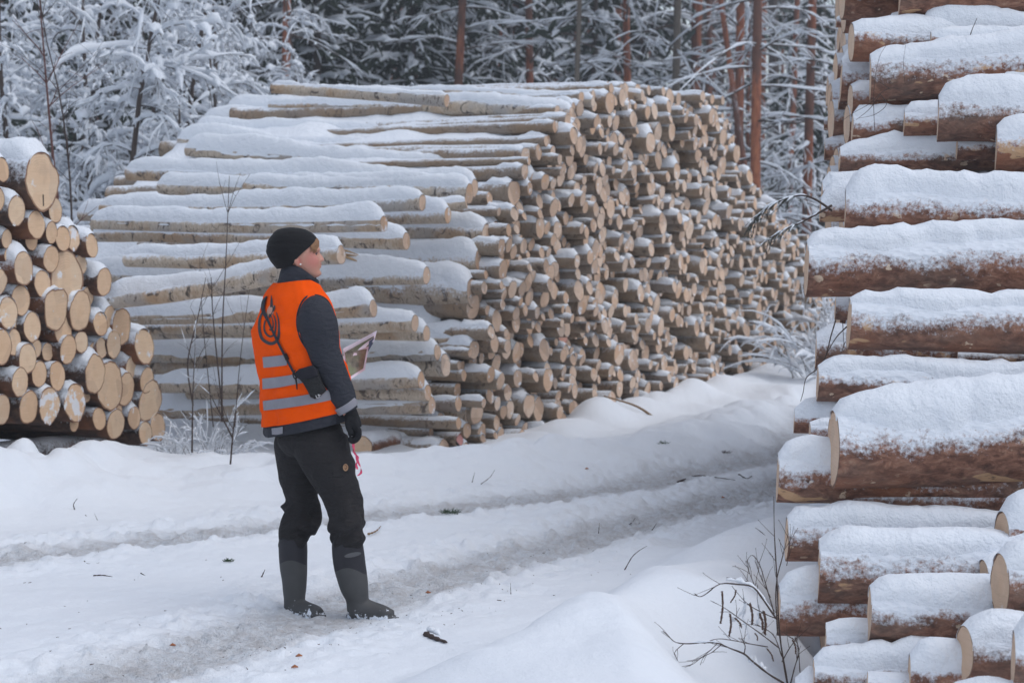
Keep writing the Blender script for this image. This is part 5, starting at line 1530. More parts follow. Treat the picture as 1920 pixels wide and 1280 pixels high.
M['glove'] = m_cloth('black_glove_fleece', (0.012, 0.012, 0.014), 0.95, 0.5, 30)
M['reflect'] = m_cloth('grey_reflective_tape', (0.26, 0.255, 0.285), 0.45, 0.2, 12)
M['logo'] = m_plain('dark_print', (0.030, 0.030, 0.036), 0.7, 0.1)
M['black'] = m_plain('black_plastic', (0.007, 0.007, 0.008), 0.42, 0.2, 25, 0.9, .01, .35)
M['steel'] = m_plain('steel', (0.6, 0.6, 0.62), 0.3, 0.1, metal=1.0)
M['pearl'] = m_plain('pearl', (0.85, 0.83, 0.78), 0.25, 0.05)
M['pink'] = m_plain('pink_ribbon', (0.75, 0.07, 0.16), 0.5, 0.2)
M['hair'] = m_plain('blond_hair', (0.27, 0.14, 0.065), 0.55, 0.4, 60)
def m_boot(xc=0, zc=9):
    n = NT('boot_rubber'); v = n.obj(); g = n.n('ShaderNodeNewGeometry').outputs['Position']
    z = n.n('ShaderNodeSeparateXYZ'); n.l(g, z.inputs[0])
    c = n.mix(n.noise(v, 18, 3), (0.046, 0.046, 0.047), (0.066, 0.066, 0.067))
    k = n.math('MULTIPLY', n.math('COSINE', n.math('MULTIPLY', n.math('SUBTRACT', z.outputs[0], xc), 26.0)), .026)
    c = n.mix(n.math('GREATER_THAN', z.outputs[2], n.math('ADD', k, zc)), c, (0.013, 0.012, 0.018))
    f = n.math('ADD', n.noise(g, 38, 4, 0.65), n.math('MULTIPLY', z.outputs[2], -3.4))
    c = n.mix(n.ramp(f, [(0.475, 0.0), (0.52, 1.0)]), c, (0.74, 0.78, 0.84))
    n.col(c); n.rough(0.6); n.bump(n.noise(v, 60, 3), 0.2, .004); return n.m

M['neoprene'] = m_cloth('black_neoprene', (0.014, 0.013, 0.019), 0.8, 0.1, 20)
HC = Q(555, 470, 0.0)       # middle of the head
def m_skin():
    n = NT('skin'); g = n.n('ShaderNodeNewGeometry').outputs['Position']
    def blob(px, py, r, dy=0):
        d = n.n('ShaderNodeVectorMath', operation='DISTANCE'); n.l(g, d.inputs[0]); p = Q(px, py, dy); d.inputs[1].default_value = tuple(p)
        return n.ramp(n.math('DIVIDE', d.outputs['Value'], r), [(0.35, 1.0), (1.0, 0.0)])
    c = n.mix(n.noise(g, 60, 3), (0.50, 0.245, 0.175), (0.58, 0.30, 0.22))
    c = n.mix(n.math('MULTIPLY', blob(586, 487, .050, -.045), .55), c, (0.52, 0.14, 0.12))     # cold cheek
    c = n.mix(n.math('MULTIPLY', blob(609, 480, .022, -.005), .6), c, (0.55, 0.13, 0.12))      # nose tip
    c = n.mix(n.math('MULTIPLY', blob(560, 490, .022, -.075), .6), c, (0.50, 0.12, 0.10))
    lip = n.n('ShaderNodeVectorMath', operation='SUBTRACT'); n.l(g, lip.inputs[0]); lip.inputs[1].default_value = tuple(Q(607, 494.3, -.006))
    sc = n.map(lip.outputs[0], (1 / .017, 1 / .022, 1 / .0065)); ln = n.n('ShaderNodeVectorMath', operation='LENGTH'); n.l(sc, ln.inputs[0])
    c = n.mix(n.ramp(ln.outputs['Value'], [(0.8, 0.85), (1.15, 0.0)]), c, (0.42, 0.10, 0.10))
    n.col(c); n.rough(0.5); n.b.inputs['Subsurface Weight'].default_value = 0.08; n.b.inputs['Subsurface Scale'].default_value = 0.01
    return n.m
M['skin'] = m_skin()

# -- torso surface shared by vest, jacket hem and everything that lies on it
PHI = math.radians(38)
RV = np.array([math.sin(PHI), -math.cos(PHI), 0]); FV = np.array([math.cos(PHI), math.sin(PHI), 0])
TT = np.array([ # y, centre x, half width px
 (508, 557, 30), (516, 556, 34), (525, 555, 38.5), (532, 554, 42.5), (540, 553, 47), (552, 555, 55), (566, 557, 60), (585, 557, 66), (617, 553, 76.5), (645, 555, 76), (662, 559, 76), (705, 570, 78), (745, 573.5, 79), (780, 575, 77), (800, 576, 75), (826, 579, 73), (850, 580, 66)], float)
def tor(y):
    cx = np.interp(y, TT[:, 0], TT[:, 1]); hw = np.interp(y, TT[:, 0], TT[:, 2]) / FPX * YP
    return cx, hw
def torso_pt(y, th, off=0.0, wr=1.0, shx=True):
    """surface point at photo height y and angle th round the body (0 = person's right side, 90 deg = front)"""
    y = np.asarray(y, float); th = np.asarray(th, float)
    cx, hw = tor(y)
    k = 0.70 + 0.10 * ss(700, 800, y)
    A = hw / np.sqrt(math.sin(PHI) ** 2 + (k * math.cos(PHI)) ** 2); Bb = A * k
    X = (cx - 960) / FPX * YP
    # photo height -> z at this depth
    d = PITCH
    b_ = -(y - 640) / FPX; zz = CAMZ + (-math.sin(d) + b_ * math.cos(d)) / (math.cos(d) + b_ * math.sin(d)) * YP
    ex = 0.88
    c, s = np.cos(th), np.sin(th)
    cc = np.sign(c) * np.abs(c) ** ex; s2 = np.sign(s) * np.abs(s) ** ex
    off = off * (0.35 + 0.65 * ss(520, 565, y))
    w_ = 0.0045 * wr * (vn(y * .035, c * 2.2 + 3, s * 2.2, 91) + 0.7 * vn(y * .07 + c * 2, c * 3, s * 3, 92)) + 0.004 * wr * vn(c * 5, s * 5, y * .012, 93)
    w_ = w_ * (1 + 1.3 * ss(640, 760, y))
    pa = (A + off + w_) * cc; pb = (Bb + off + w_) * s2
    x = X + RV[0] * pa + FV[0] * pb; yy = YP + RV[1] * pa + FV[1] * pb
    # hem drops at the back
    tilt = ss(650, 790, y) * 0.22
    z = zz - 0 + tilt * (x - X) * 1.0
    return np.stack([x, yy, z + 0 * x], -1)
def on_torso(px, py, off=0.003):
    """the camera-side point of the torso surface seen at this place"""
    lo, hi = -math.pi, math.pi * .55
    for level in range(3):
        ths = np.linspace(lo, hi, 70)
        ys_ = np.full(70, float(py))
        for it in range(4):
            pt = torso_pt(ys_, ths, off); q = np.array(topx(pt.T)).T
            ys_ = ys_ + (py - q[:, 1])
        pt = torso_pt(ys_, ths, off); q = np.array(topx(pt.T)).T
        sc = np.abs(q[:, 0] - px) + np.where(pt[:, 1] > YP + .02, 60, 0)
        k = int(np.argmin(sc)); st = (hi - lo) / 69
        lo, hi = ths[k] - 1.5 * st, ths[k] + 1.5 * st
    return pt[k]
def shell(name, y0, y1, mat, off=0.0, ny=90, nt=96, parent=person, y0f=None, thick=0.0):
    ys_ = np.linspace(0, 1, ny)[:, None]; th = (np.arange(nt) * 2 * math.pi / nt)[None]
    Y0 = np.full((1, nt), float(y0)) if y0f is None else y0f(th); Y1 = np.full((1, nt), float(y1))
    yy = Y0 + (Y1 - Y0) * ys_
    V = torso_pt(yy, th + 0 * yy, off)
    # roll the lower edge inwards so that the cloth has thickness
    V2 = torso_pt(yy[-1:], th, off - 0.008); V3 = torso_pt(yy[-1:] - 8, th, off - 0.012)
    mb = MB(); mb.addn(np.concatenate([V, V2, V3]), gridq(ny + 2, nt, True))
    return mb.obj(name, [mat], parent=parent)

# body: one continuous figure under the clothes
body = MB()
hip = Q(580, 815)
limb(body, [Q(578, 850), Q(576, 780), Q(570, 700), Q(558, 620), Q(556, 570), Q(556, 540)], [.06, .13, .125, .145, .13, .05], 30, 24)
limb(body, [Q(556, 560), Q(556, 530), Q(560, 505), Q(566, 490, 0)], [.07, .062, .052, .055], 16, 20)      # neck
for l, r in (([Q(560, 560, -.05), Q(594, 580, -.13), Q(606, 650, -.17), Q(616, 690, -.17), Q(636, 740, -.155), Q(653, 772, -.15)], [.02, .030, .036, .034, .030, .022]),
             ([Q(556, 560, .05), Q(540, 582, .15), Q(560, 640, .22), Q(590, 690, .24), Q(625, 700, .22), Q(652, 690, .18)], [.02, .030, .036, .034, .030, .022]),
             ([Q(600, 815, -.06), Q(612, 860, -.07), Q(634, 920, -.07), Q(648, 970, -.06), Q(652, 1040, -.05), Q(662, 1130, -.04)], [.07, .07, .05, .038, .036, .028]),
             ([Q(562, 815, .06), Q(562, 860, .07), Q(566, 920, .07), Q(562, 970, .07), Q(552, 1040, .06), Q(553, 1130, .05)], [.07, .07, .05, .038, .036, .028]),
             ([Q(662, 1130, -.04), Q(680, 1146, -.05), Q(715, 1152, -.06)], [.026, .024, .015]), ([Q(553, 1130, .05), Q(570, 1146, .03), Q(590, 1152, .0)], [.026, .024, .015])):
    limb(body, l, r, 26, 16)
# head: profile read off row by row, front x, back x, half width (metres from the head middle)
HD = np.array([ # dy px (photo rows relative to 470), front, back, half width
 (-38, .035, -.055, .030), (-33, .060, -.080, .050), (-24, .086, -.098, .066), (-12, .098, -.104, .074), (-5, .1005, -.105, .0765), (0, .0985, -.105, .077), (5, .0985, -.104, .0765), (12, .102, -.101, .075),
 (18, .105, -.094, .072), (24, .106, -.084, .068), (30, .104, -.070, .063), (36, .103, -.056, .057), (41, .104, -.046, .050), (45, .098, -.042, .042), (48, .080, -.040, .032)], float)
nr, nc = 110, 96
ry_ = np.linspace(HD[0, 0], HD[-1, 0], nr)[:, None]
th = (np.arange(nc) * 2 * math.pi / nc)[None]
fr = np.interp(ry_, HD[:, 0], HD[:, 1]); bk = np.interp(ry_, HD[:, 0], HD[:, 2]); hw = np.interp(ry_, HD[:, 0], HD[:, 3])
cx = (fr + bk) / 2 + .012; af = fr - cx; ab = cx - bk
c, s = np.cos(th), np.sin(th)
xx = cx + np.where(c > 0, af * np.abs(c) ** 0.9, -ab * np.abs(c)); yy = hw * np.sign(s) * np.abs(s) ** 0.92
def ft(y0, sy, l0, sl, amp, sgn=0):
    yv = np.abs(yy) if sgn else yy
    return amp * np.exp(-((ry_ - y0) / sy) ** 2 - ((yv - l0) / sl) ** 2) * (c > 0)
xx = xx + ft(-6, 5, 0, .030, .004) + ft(9, 5.5, 0, .009, .014) + ft(14.5, 3.2, 0, .0105, .0135) + ft(13, 4, .010, .006, .008, 1) + ft(5, 5, 0, .007, .006)
xx = xx + ft(22.2, 1.8, 0, .016, .0065) + ft(27, 2.0, 0, .016, .0060) + ft(24.6, 1.0, 0, .022, -.0030) + ft(19.3, 1.8, 0, .006, -.002) + ft(32, 2.5, 0, .016, -.004) + ft(38.5, 5, 0, .018, .007)
xx = xx + ft(2.5, 4.5, .031, .014, -.011, 1) + ft(3.0, 2.0, .032, .010, .0045, 1) + ft(-5, 2.5, .032, .018, .004, 1) + ft(14, 8, .042, .018, .005, 1)
HY = math.radians(6)
R2 = np.array([[math.cos(HY), -math.sin(HY)], [math.sin(HY), math.cos(HY)]])
zz = -ry_ / FPX * YP + 0 * xx
lx = xx * R2[0, 0] + yy * R2[0, 1]; ly = xx * R2[1, 0] + yy * R2[1, 1]
head = np.stack([HC[0] + lx, HC[1] + ly, HC[2] + zz], -1)
b = body.n; body.addn(head, gridq(nr, nc, True)[:, ::-1])
for row, sg in ((0, 1), (nr - 1, -1)):
    body.add([head[row].mean(0)], []); ic = body.n - 1
    for k in range(nc):
        t3 = (ic, b + row * nc + k, b + row * nc + (k + 1) % nc)
        body.f.append(t3 if sg > 0 else t3[::-1]); body.m.append(0)
def hd(x, y, py):
    """point on the head frame: x forward, y to the person's left, photo row"""
    return np.array([HC[0] + x * R2[0, 0] + y * R2[0, 1], HC[1] + x * R2[1, 0] + y * R2[1, 1], HC[2] - (py - 470) / FPX * YP])
for sgn in (-1, 1):       # ears
    limb(body, [hd(.004, sgn * .072, 478), hd(.000, sgn * .080, 484), hd(.006, sgn * .079, 491), hd(.012, sgn * .074, 495)], [.008, .012, .009, .006], 12, 10)
bo = remesh(body, 'body', [M['skin']], person, 0.0036, 3)
# eyes and lashes
for sgn in (-1, 1):
    e = MB(); p = hd(.0780, sgn * .0295, 473.3)
    u = np.linspace(0, math.pi, 10)[:, None]; v = np.linspace(0, 2 * math.pi, 16, endpoint=False)[None]
    e.addn(p + .0105 * np.stack([np.sin(u) * np.cos(v), np.sin(u) * np.sin(v), np.cos(u) + 0 * v], -1), gridq(10, 16, True))
    eo = e.obj('eye', [m_plain('eye_white', (0.35, 0.30, 0.28), 0.3, 0.05, bump=0)], parent=person)
    i_ = MB(); q = hd(.0850, sgn * .0300, 473.3); i_.addn(q + .0052 * np.stack([np.sin(u) * np.cos(v), np.sin(u) * np.sin(v), np.cos(u) + 0 * v], -1), gridq(10, 16, True))
    io = i_.obj('iris', [m_plain('iris_dark', (0.05, 0.045, 0.045), 0.25, 0.05, bump=0)], parent=person)
    l = MB(); tube(l, catmull([hd(.0915, sgn * .020, 472), hd(.0915, sgn * .031, 470.6), hd(.0835, sgn * .042, 472.6)], 9), [.0008, .0013, .0016, .0016, .0016, .0016, .0015, .0013, .001], 5)
    l.obj('eyelash', [M['logo']], parent=person)
    l = MB(); tube(l, catmull([hd(.100, sgn * .014, 464.5), hd(.095, sgn * .028, 462.5), hd(.083, sgn * .043, 464.5)], 9), [.001, .002, .002, .002, .002, .002, .002, .0015, .001], 5)
    l.obj('eyebrow', [M['hair']], parent=person)
# fringe of hair from under the beanie
H_ = MB(); rng = np.random.RandomState(2)
for q in range(420):
    a = rng.uniform(-1.15, 1.1); x0 = .080 * math.cos(a * .8) + .008; y0 = .074 * math.sin(a)
    y1 = 443 + abs(a) * 13
    ln = rng.uniform(9, 19) * (1.0 if abs(a) < .9 else .7)
    tube(H_, catmull([hd(x0 * .80, y0 * .86, y1 - 9), hd(x0 + .010, y0 * 1.02, y1 + ln * .4), hd(x0 + .011 - .006 * abs(a), y0 * 1.05 + rng.uniform(-.006, .006), y1 + ln)], 6), [.0014, .0016, .0014, .0011, .0008, .0003], 4, cap=False)
H_.obj('hair', [M['hair']], parent=person)
e = MB(); u = np.linspace(0, math.pi, 8)[:, None]; v = np.linspace(0, 2 * math.pi, 12, endpoint=False)[None]
e.addn(np.array(Q(563.5, 492.2, -.092)) + .0042 * np.stack([np.sin(u) * np.cos(v), np.sin(u) * np.sin(v), np.cos(u) + 0 * v], -1), gridq(8, 12, True))
e.obj('earring', [M['pearl']], parent=person)

# beanie
BH = np.array([(-47.2, -.012, -.028, .004), (-46, .015, -.052, .025), (-43, .045, -.078, .045), (-38, .066, -.095, .062), (-31, .084, -.109, .076), (-22, .098, -.121, .085), (-12, .106, -.129, .090), (-2, .108, -.130, .092), (8, .108, -.123, .091), (16, .108, -.112, .088), (24, .107, -.098, .083), (33, .106, -.080, .078)], float)
nr, nc = 60, 80
th = (np.arange(nc) * 2 * math.pi / nc)[None]; c, s = np.cos(th), np.sin(th)
brim = -27.5 + (c < 1) * 0 + np.interp(c, [-1, -.55, -.1, .35, .75, 1], [29, 28, 20, 3, -16, -28.5]) + 27.5 * 0
brim = np.interp(c, [-1, -.6, -.15, .3, .7, .93, 1], [31, 29, 21.5, 2, -15, -25, -27])
t = np.linspace(0, 1, nr)[:, None]
row = BH[0, 0] + (brim - BH[0, 0]) * t ** 1.15
fr = np.interp(row, BH[:, 0], BH[:, 1]); bk = np.interp(row, BH[:, 0], BH[:, 2]); hw = np.interp(row, BH[:, 0], BH[:, 3])
cx = (fr + bk) / 2; w_ = 0.0022 * vn(row * .12, c * 2, s * 2, 95)
xx = cx + ((fr - bk) / 2 + w_) * c; yy = (hw + w_) * s
xi = cx + ((fr - bk) / 2 - .006) * c; yi = (hw - .006) * s
def fr3(x, y, r): return np.stack([HC[0] + x * R2[0, 0] + y * R2[0, 1], HC[1] + x * R2[1, 0] + y * R2[1, 1], HC[2] - r / FPX * YP + 0 * x], -1)
V = fr3(xx, yy, row); Vi = fr3(xi[-1:], yi[-1:], row[-1:] - .5); Vj = fr3(xi[-8:-7], yi[-8:-7], row[-8:-7])
mb = MB(); mb.addn(np.concatenate([V, Vi, Vj]), gridq(nr + 2, nc, True)[:, ::-1]); mb.add([V[0].mean(0)], [])
for k in range(nc): mb.f.append((mb.n - 1, k, (k + 1) % nc)); mb.m.append(0)
mb.obj('beanie', [M['knit']], parent=person)

# jacket: trunk hem, collar and sleeves
shell('jacket', 600, 799, M['jacket'], 0.003)
nr, nc = 26, 72; t = np.linspace(0, 1, nr)[:, None]; th = (np.arange(nc) * 2 * math.pi / nc)[None]; c, s = np.cos(th), np.sin(th)
bot = 541 + 5 * c; topr = np.interp(c, [-1, -.4, .2, .7, 1], [494, 492, 499, 512, 524])
row = bot + (topr - bot) * t
cxp = 557.5 + (563 - 557.5) * t; wx = (38.5 - 4.5 * t ** 1.2) / FPX * YP; wy = wx * 1.02
wr = 0.0035 * vn(row * .12, c * 2.5, s * 2.5, 96)
X0 = (cxp - 960) / FPX * YP
x = X0 + (wx + wr) * c; y = YP + (wy + wr) * s
def zrow(r): 
    b_ = -(r - 640) / FPX; return CAMZ + (-math.sin(PITCH) + b_ * math.cos(PITCH)) / (math.cos(PITCH) + b_ * math.sin(PITCH)) * YP
V = np.stack([x, y, zrow(row) + 0 * x], -1)
Vi = np.stack([X0[-1] + (wx[-1] - .008) * c[0], YP + (wy[-1] - .008) * s[0], zrow(row[-1] - .4)], -1)[None]
Vk = np.stack([X0[-6] + (wx[-6] - .012) * c[0], YP + (wy[-6] - .012) * s[0], zrow(row[-6])], -1)[None]
mb = MB(); mb.addn(np.concatenate([V, Vi, Vk]), gridq(nr + 2, nc, True)); mb.obj('collar', [M['jacket']], parent=person)
sl = MB()
limb(sl, [Q(583, 570, -.110), Q(589, 573, -.140), Q(592, 584, -.168), Q(595, 606, -.182), Q(605, 650, -.180), Q(617, 685, -.174), Q(632, 720, -.162), Q(645, 745, -.150), Q(654, 766, -.145)],
     [.028, .056, .078, .088, .070, .068, .061, .050, .040], 150, 64, fold=[0, .002, .004, .005, .009, .008, .010, .007, .004], seed=3, foldf=15)
sl.obj('sleeve', [M['jacket']], parent=person)
sl = MB()
limb(sl, [Q(540, 572, .08), Q(535, 585, .15), Q(548, 640, .21), Q(580, 690, .235), Q(620, 704, .22), Q(648, 694, .185)], [.05, .075, .072, .066, .055, .045], 70, 40, fold=.005, seed=5, foldf=16)
sl.obj('sleeve', [M['jacket']], parent=person)
# cuffs with reflective band
mb = MB(); cpt = catmull([Q(643, 755, -.1475), Q(652, 764, -.1445)], 6)
cf = MB(); limb(cf, [Q(645.5, 751.5, -.149), Q(649, 757, -.147), Q(653.5, 764, -.145)], [.0555, .0535, .0490], 12, 40); cf.obj('cuff_band', [M['reflect']], parent=person)

# vest
shell('vest', 521, 779, M['orange'], 0.012, y0f=lambda t: 527 - 6 * np.clip(np.cos(t), 0, 1) + 16 * np.clip(np.sin(t), 0, 1) ** 1.3)
# dark edging round the armhole: the seam where sleeve meets vest
mb = MB()
arm = [(574, 553), (565, 564), (558, 584), (557, 606), (562, 628), (572, 646), (583, 656)]
tube(mb, catmull([on_torso(x, y, .013) for x, y in arm[::-1]] + [Q(581, 550, -.115), Q(598, 550.5, -.12), Q(613, 559, -.112), Q(624, 578, -.10), Q(631, 604, -.09), Q(634, 630, -.08)], 70), .0036, 6)
arm2 = [(569, 553), (582, 551.5), (600, 555), (613, 567), (622, 588), (629, 615), (632, 640)]
mb.obj('edging', [M['jacket']], parent=person)

# reflective tapes
def tape(name, top, bot, mat, off=.0165, n=26, m=5, parent=person):
    T_ = catmull([(x, y, 0) for x, y in top], n); B_ = catmull([(x, y, 0) for x, y in bot], n)
    V = []
    for j in range(m):
        f = j / (m - 1)
        V.append([on_torso(T_[i, 0] + (B_[i, 0] - T_[i, 0]) * f, T_[i, 1] + (B_[i, 1] - T_[i, 1]) * f, off) for i in range(n)])
    V = np.array(V); mb = MB(); mb.addn(V, gridq(m, n))
    return mb.obj(name, [mat], parent=parent)
tape('reflective_tape', [(492, 666), (512, 664), (536, 661)], [(494, 686), (514, 684), (538, 681)], M['reflect'], n=14)
tape('reflective_tape', [(491.5, 706), (520, 703), (552, 698), (600, 690)], [(492, 726), (520, 723), (552, 717), (600, 708)], M['reflect'])
tape('reflective_tape', [(492.5, 748), (530, 743), (570, 737), (612, 728), (652, 716)], [(494, 766), (530, 762), (570, 756), (612, 748), (652, 737)], M['reflect'], n=36)
tape('reflective_tape', [(509, 799), (520, 798), (530, 796)], [(510, 811), (520, 811), (530, 809)], M['reflect'], off=.0105, n=12, m=4)
# printed emblem on the back
def stroke(name, pts, wds, off=.0150, n=40):
    c = catmull([(x, y, 0) for x, y in pts], n); w_ = np.interp(np.linspace(0, 1, n), np.linspace(0, 1, len(wds)), wds)
    t = np.gradient(c[:, :2], axis=0); t /= np.linalg.norm(t, axis=1)[:, None] + 1e-9; nn_ = np.stack([-t[:, 1], t[:, 0]], 1)
    V = []
    for f in (-.5, 0, .5):
        V.append([on_torso(c[i, 0] + nn_[i, 0] * w_[i] * f, c[i, 1] + nn_[i, 1] * w_[i] * f, off) for i in range(n)])
    return np.array(V)
em = MB()
for pts, wds in (([(493, 579), (487, 594), (486, 612), (490, 629), (498, 637), (508, 640.5), (517, 637), (522, 628), (523, 612), (522, 596), (518, 582)], [2.5, 4.5, 5.2, 5.5, 5.8, 6.2, 6, 5.5, 4, 3, 1.5]),
                 ([(497, 597), (495, 610), (498, 621), (505, 627), (512, 625), (516, 617), (517, 604), (515, 592), (511, 585)], [2.5, 3.2, 3.6, 3.6, 3.6, 3.4, 3, 2.2, 1.0]),
                 ([(508, 588), (511.5, 598), (512, 608), (509, 615), (504, 614)], [1.2, 2.2, 2.6, 2.6, 1.6]),
                 ([(508.5, 550), (509, 562), (508.5, 578), (505, 592)], [1.0, 4.5, 6, 3]),
                 ([(515, 569), (513.5, 575), (511.5, 581)], [1.5, 5, 1.5])):
    V = stroke('e', pts, wds); em.addn(V, gridq(3, V.shape[1]))
em.obj('emblem', [M['logo']], parent=person)

# strap and pouch
pouch = empty('shoulder_pouch', Q(580, 718, -.16), 'black camera pouch hanging by a strap across the orange vest', 'pouch')
SV = []
sp_ = catmull([(500, 552, 0), (494, 562, 0), (493, 577, 0), (500, 593, 0), (507, 608, 0), (518, 632, 0), (533, 662, 0), (550, 694, 0)], 60)
t = np.gradient(sp_[:, :2], axis=0); t /= np.linalg.norm(t, axis=1)[:, None]; nn_ = np.stack([-t[:, 1], t[:, 0]], 1)
wv = np.interp(np.linspace(0, 1, 60), [0, .1, .3, .42, .5, 1], [3, 6, 7.5, 6, 4.5, 4.5])
V = []
for f, o_ in ((-.5, .016), (-.5, .019), (0, .021), (.5, .019), (.5, .016)):
    V.append([on_torso(sp_[i, 0] + nn_[i, 0] * wv[i] * f, sp_[i, 1] + nn_[i, 1] * wv[i] * f, o_) for i in range(60)])
mb = MB(); mb.addn(np.array(V), gridq(5, 60)); mb.obj('strap', [M['jacket']], parent=pouch)
mb = MB(); bk_ = [on_torso(x, y, .022) for x, y in ((534, 660), (539, 671))]; tube(mb, bk_, .0085, 6); mb.obj('buckle', [M['black']], parent=pouch)
def padded(name, poly, base, depth, mat, parent, bev=.006):
    """a soft-edged bag: outline seen from the camera, with real depth towards it"""
    mb = MB(); n = len(poly); c = np.mean(poly, 0); rings = []
    for f, d in ((.90, 0.0), (1.0, .12), (1.02, .5), (.99, .85), (.93, .97), (.80, 1.0), (.4, 1.03)):
        rings.append([Q(c[0] + (x - c[0]) * f, c[1] + (y - c[1]) * f, base - depth * d) for x, y in poly])
    V = np.array(rings); mb.addn(V, gridq(len(rings), n, True)); mb.add([V[-1].mean(0)], [])
    for k in range(n): mb.f.append((mb.n - 1, (len(rings) - 1) * n + k, (len(rings) - 1) * n + (k + 1) % n)); mb.m.append(0)
    return mb.obj(name, [mat], parent=parent)
def dense(poly, k=5):
    o = []
    for i in range(len(poly)):
        a, b_ = np.array(poly[i], float), np.array(poly[(i + 1) % len(poly)], float)
        for j in range(k): o.append(a + (b_ - a) * j / k)
    return np.array(o)
zp = float(on_torso(580, 715, 0)[1] - YP)
padded('case', dense([(555, 697), (562, 690), (585, 683), (596, 690), (604, 712), (612, 728), (601, 738), (590, 744), (582, 740), (576, 728), (568, 714), (558, 704)]), zp - .004, .05, M['black'], pouch)
padded('flap', dense([(553, 695), (561, 688), (586, 681), (594, 688), (597, 701), (580, 706), (563, 708), (556, 703)]), zp - .010, .052, M['neoprene'], pouch)
mb = MB(); tube(mb, catmull([Q(554, 690, zp - .045), Q(549, 697, zp - .05), Q(553, 706, zp - .05), Q(560, 700, zp - .055), Q(556, 692, zp - .05)], 20), .0028, 6)
tube(mb, [Q(554, 704, zp - .05), Q(556, 715, zp - .052), Q(557, 726, zp - .05)], [.0035, .004, .003], 6); tube(mb, [Q(550, 694, zp - .05), Q(558, 704, zp - .05)], .006, 6)
mb.obj('clip', [M['black']], parent=pouch)
mb = MB(); tube(mb, catmull([Q(592, 737, zp - .058), Q(594, 742, zp - .06), Q(599, 740, zp - .058), Q(596, 736, zp - .058), Q(601, 737, zp - .056)], 16), .0016, 6); mb.obj('hook', [M['steel']], parent=pouch)

# trousers
tr = MB()
limb(tr, [Q(582, 772), Q(582, 800), Q(582, 828), Q(582, 850)], [.10, .140, .142, .10], 20, 40)
limb(tr, [Q(598, 806, -.05), Q(602, 830, -.065), Q(621, 877, -.075), Q(640, 926, -.07), Q(649, 956, -.065), Q(650, 980, -.06), Q(651, 1000, -.055), Q(652, 1030, -.05)],
     [.10, .122, .106, .083, .080, .078, .074, .05], 170, 64, fold=[.002, .006, .006, .008, .024, .032, .026, .006], seed=1, foldf=22)
limb(tr, [Q(566, 806, .05), Q(560, 830, .065), Q(559, 870, .075), Q(565, 920, .075), Q(565, 950, .075), Q(558, 975, .07), Q(551, 995, .065), Q(549, 1030, .06)],
     [.10, .110, .094, .078, .079, .079, .075, .05], 170, 64, fold=[.002, .007, .006, .008, .024, .032, .026, .006], seed=7, foldf=22)
remesh(tr, 'trousers', [M['trouser']], person, 0.0042, 2)
mb = MB(); # zip pull by the knee, brand patch on the thigh
def patch(name, pts, base, mat, parent, th=.003):
    mb = MB(); f_ = [Q(x, y, base) for x, y in pts]; b2 = [Q(x, y, base + th) for x, y in pts]; n = len(pts)
    mb.add(f_ + b2, [tuple(range(n)), tuple(range(n, 2 * n))[::-1]] + [(i, i + n, (i + 1) % n + n, (i + 1) % n) for i in range(n)])
    return mb.obj(name, [mat], parent=parent, smooth=False)
ang = np.linspace(0, 2 * math.pi, 16, endpoint=False)
pt_ = patch('leather_patch', [(648 + 5 * math.cos(a), 872.5 + 6.8 * math.sin(a)) for a in ang], -.172, m_plain('tan_leather', (0.42, 0.24, 0.13), 0.7), person, .006)
pm = MB(); tube(pm, catmull([Q(645.5, 869, -.174), Q(649, 868.5, -.174), Q(650.5, 872, -.174), Q(648, 876, -.174), Q(646.5, 873, -.174)], 14), .0014, 5); o_ = pm.obj('patch_emblem', [m_plain('patch_brown', (0.13, 0.06, 0.03), 0.8)], parent=person)
patch('zip_pull', [(648.5, 975), (651, 975), (651.5, 983), (649, 983)], -.142, m_plain('zip_grey', (0.5, 0.5, 0.5), 0.5), person, .005)

# boots
def boot(name, shaft, foot_, sr, fr_, ring, bm, parent=person):
    mb = MB()
    limb(mb, shaft, sr, 60, 40, fold=[0, .001, .001, .001, .003, .001], seed=2, foldf=22)
    limb(mb, foot_, fr_, 40, 32)
    # sole: flattened slab following the foot
    a, b_ = np.array(foot_[0]), np.array(foot_[-1]); d = b_ - a; d[2] = 0; L = np.linalg.norm(d); d /= L; s_ = np.array([-d[1], d[0], 0])
    prof_ = []
    for k in range(28):
        an = k * 2 * math.pi / 28; f = math.cos(an); w_ = .043 if f > 0.1 else .038
        prof_.append(a + d * (L * .5 + (L * .5 + .030) * (abs(f) ** .8) * (1 if f > 0 else -1)) + s_ * w_ * math.sin(an))
    V = np.array([[(p[0], p[1], z) for p in prof_] for z in (.000, .026)])
    mb.addn(V, gridq(2, 28, True)); q = mb.n - 56
    mb.f.append(tuple(q + k for k in range(28))[::-1]); mb.m.append(0); mb.f.append(tuple(q + 28 + k for k in range(28))); mb.m.append(0)
    def mf(pc):
        return np.where(pc[:, 2] > ring(pc), 1, 0)
    return remesh(mb, name, [bm], parent, .0042, 3)
zt = lambda py: zrow(py)
boot('boot', [Q(650, 1002, -.055), Q(651, 1012, -.055), Q(655, 1050, -.052), Q(664, 1095, -.048), Q(670, 1118, -.045), Q(671, 1142, -.045)], [Q(661, 1142, -.03), Q(676, 1138, -.045), Q(700, 1143, -.06), Q(722, 1147.5, -.08), Q(737, 1149, -.09)],
     [.055, .0665, .070, .063, .050, .046], [.044, .050, .044, .036, .022], None, m_boot(Q(656, 1060)[0], float(zt(1056)) - .026))
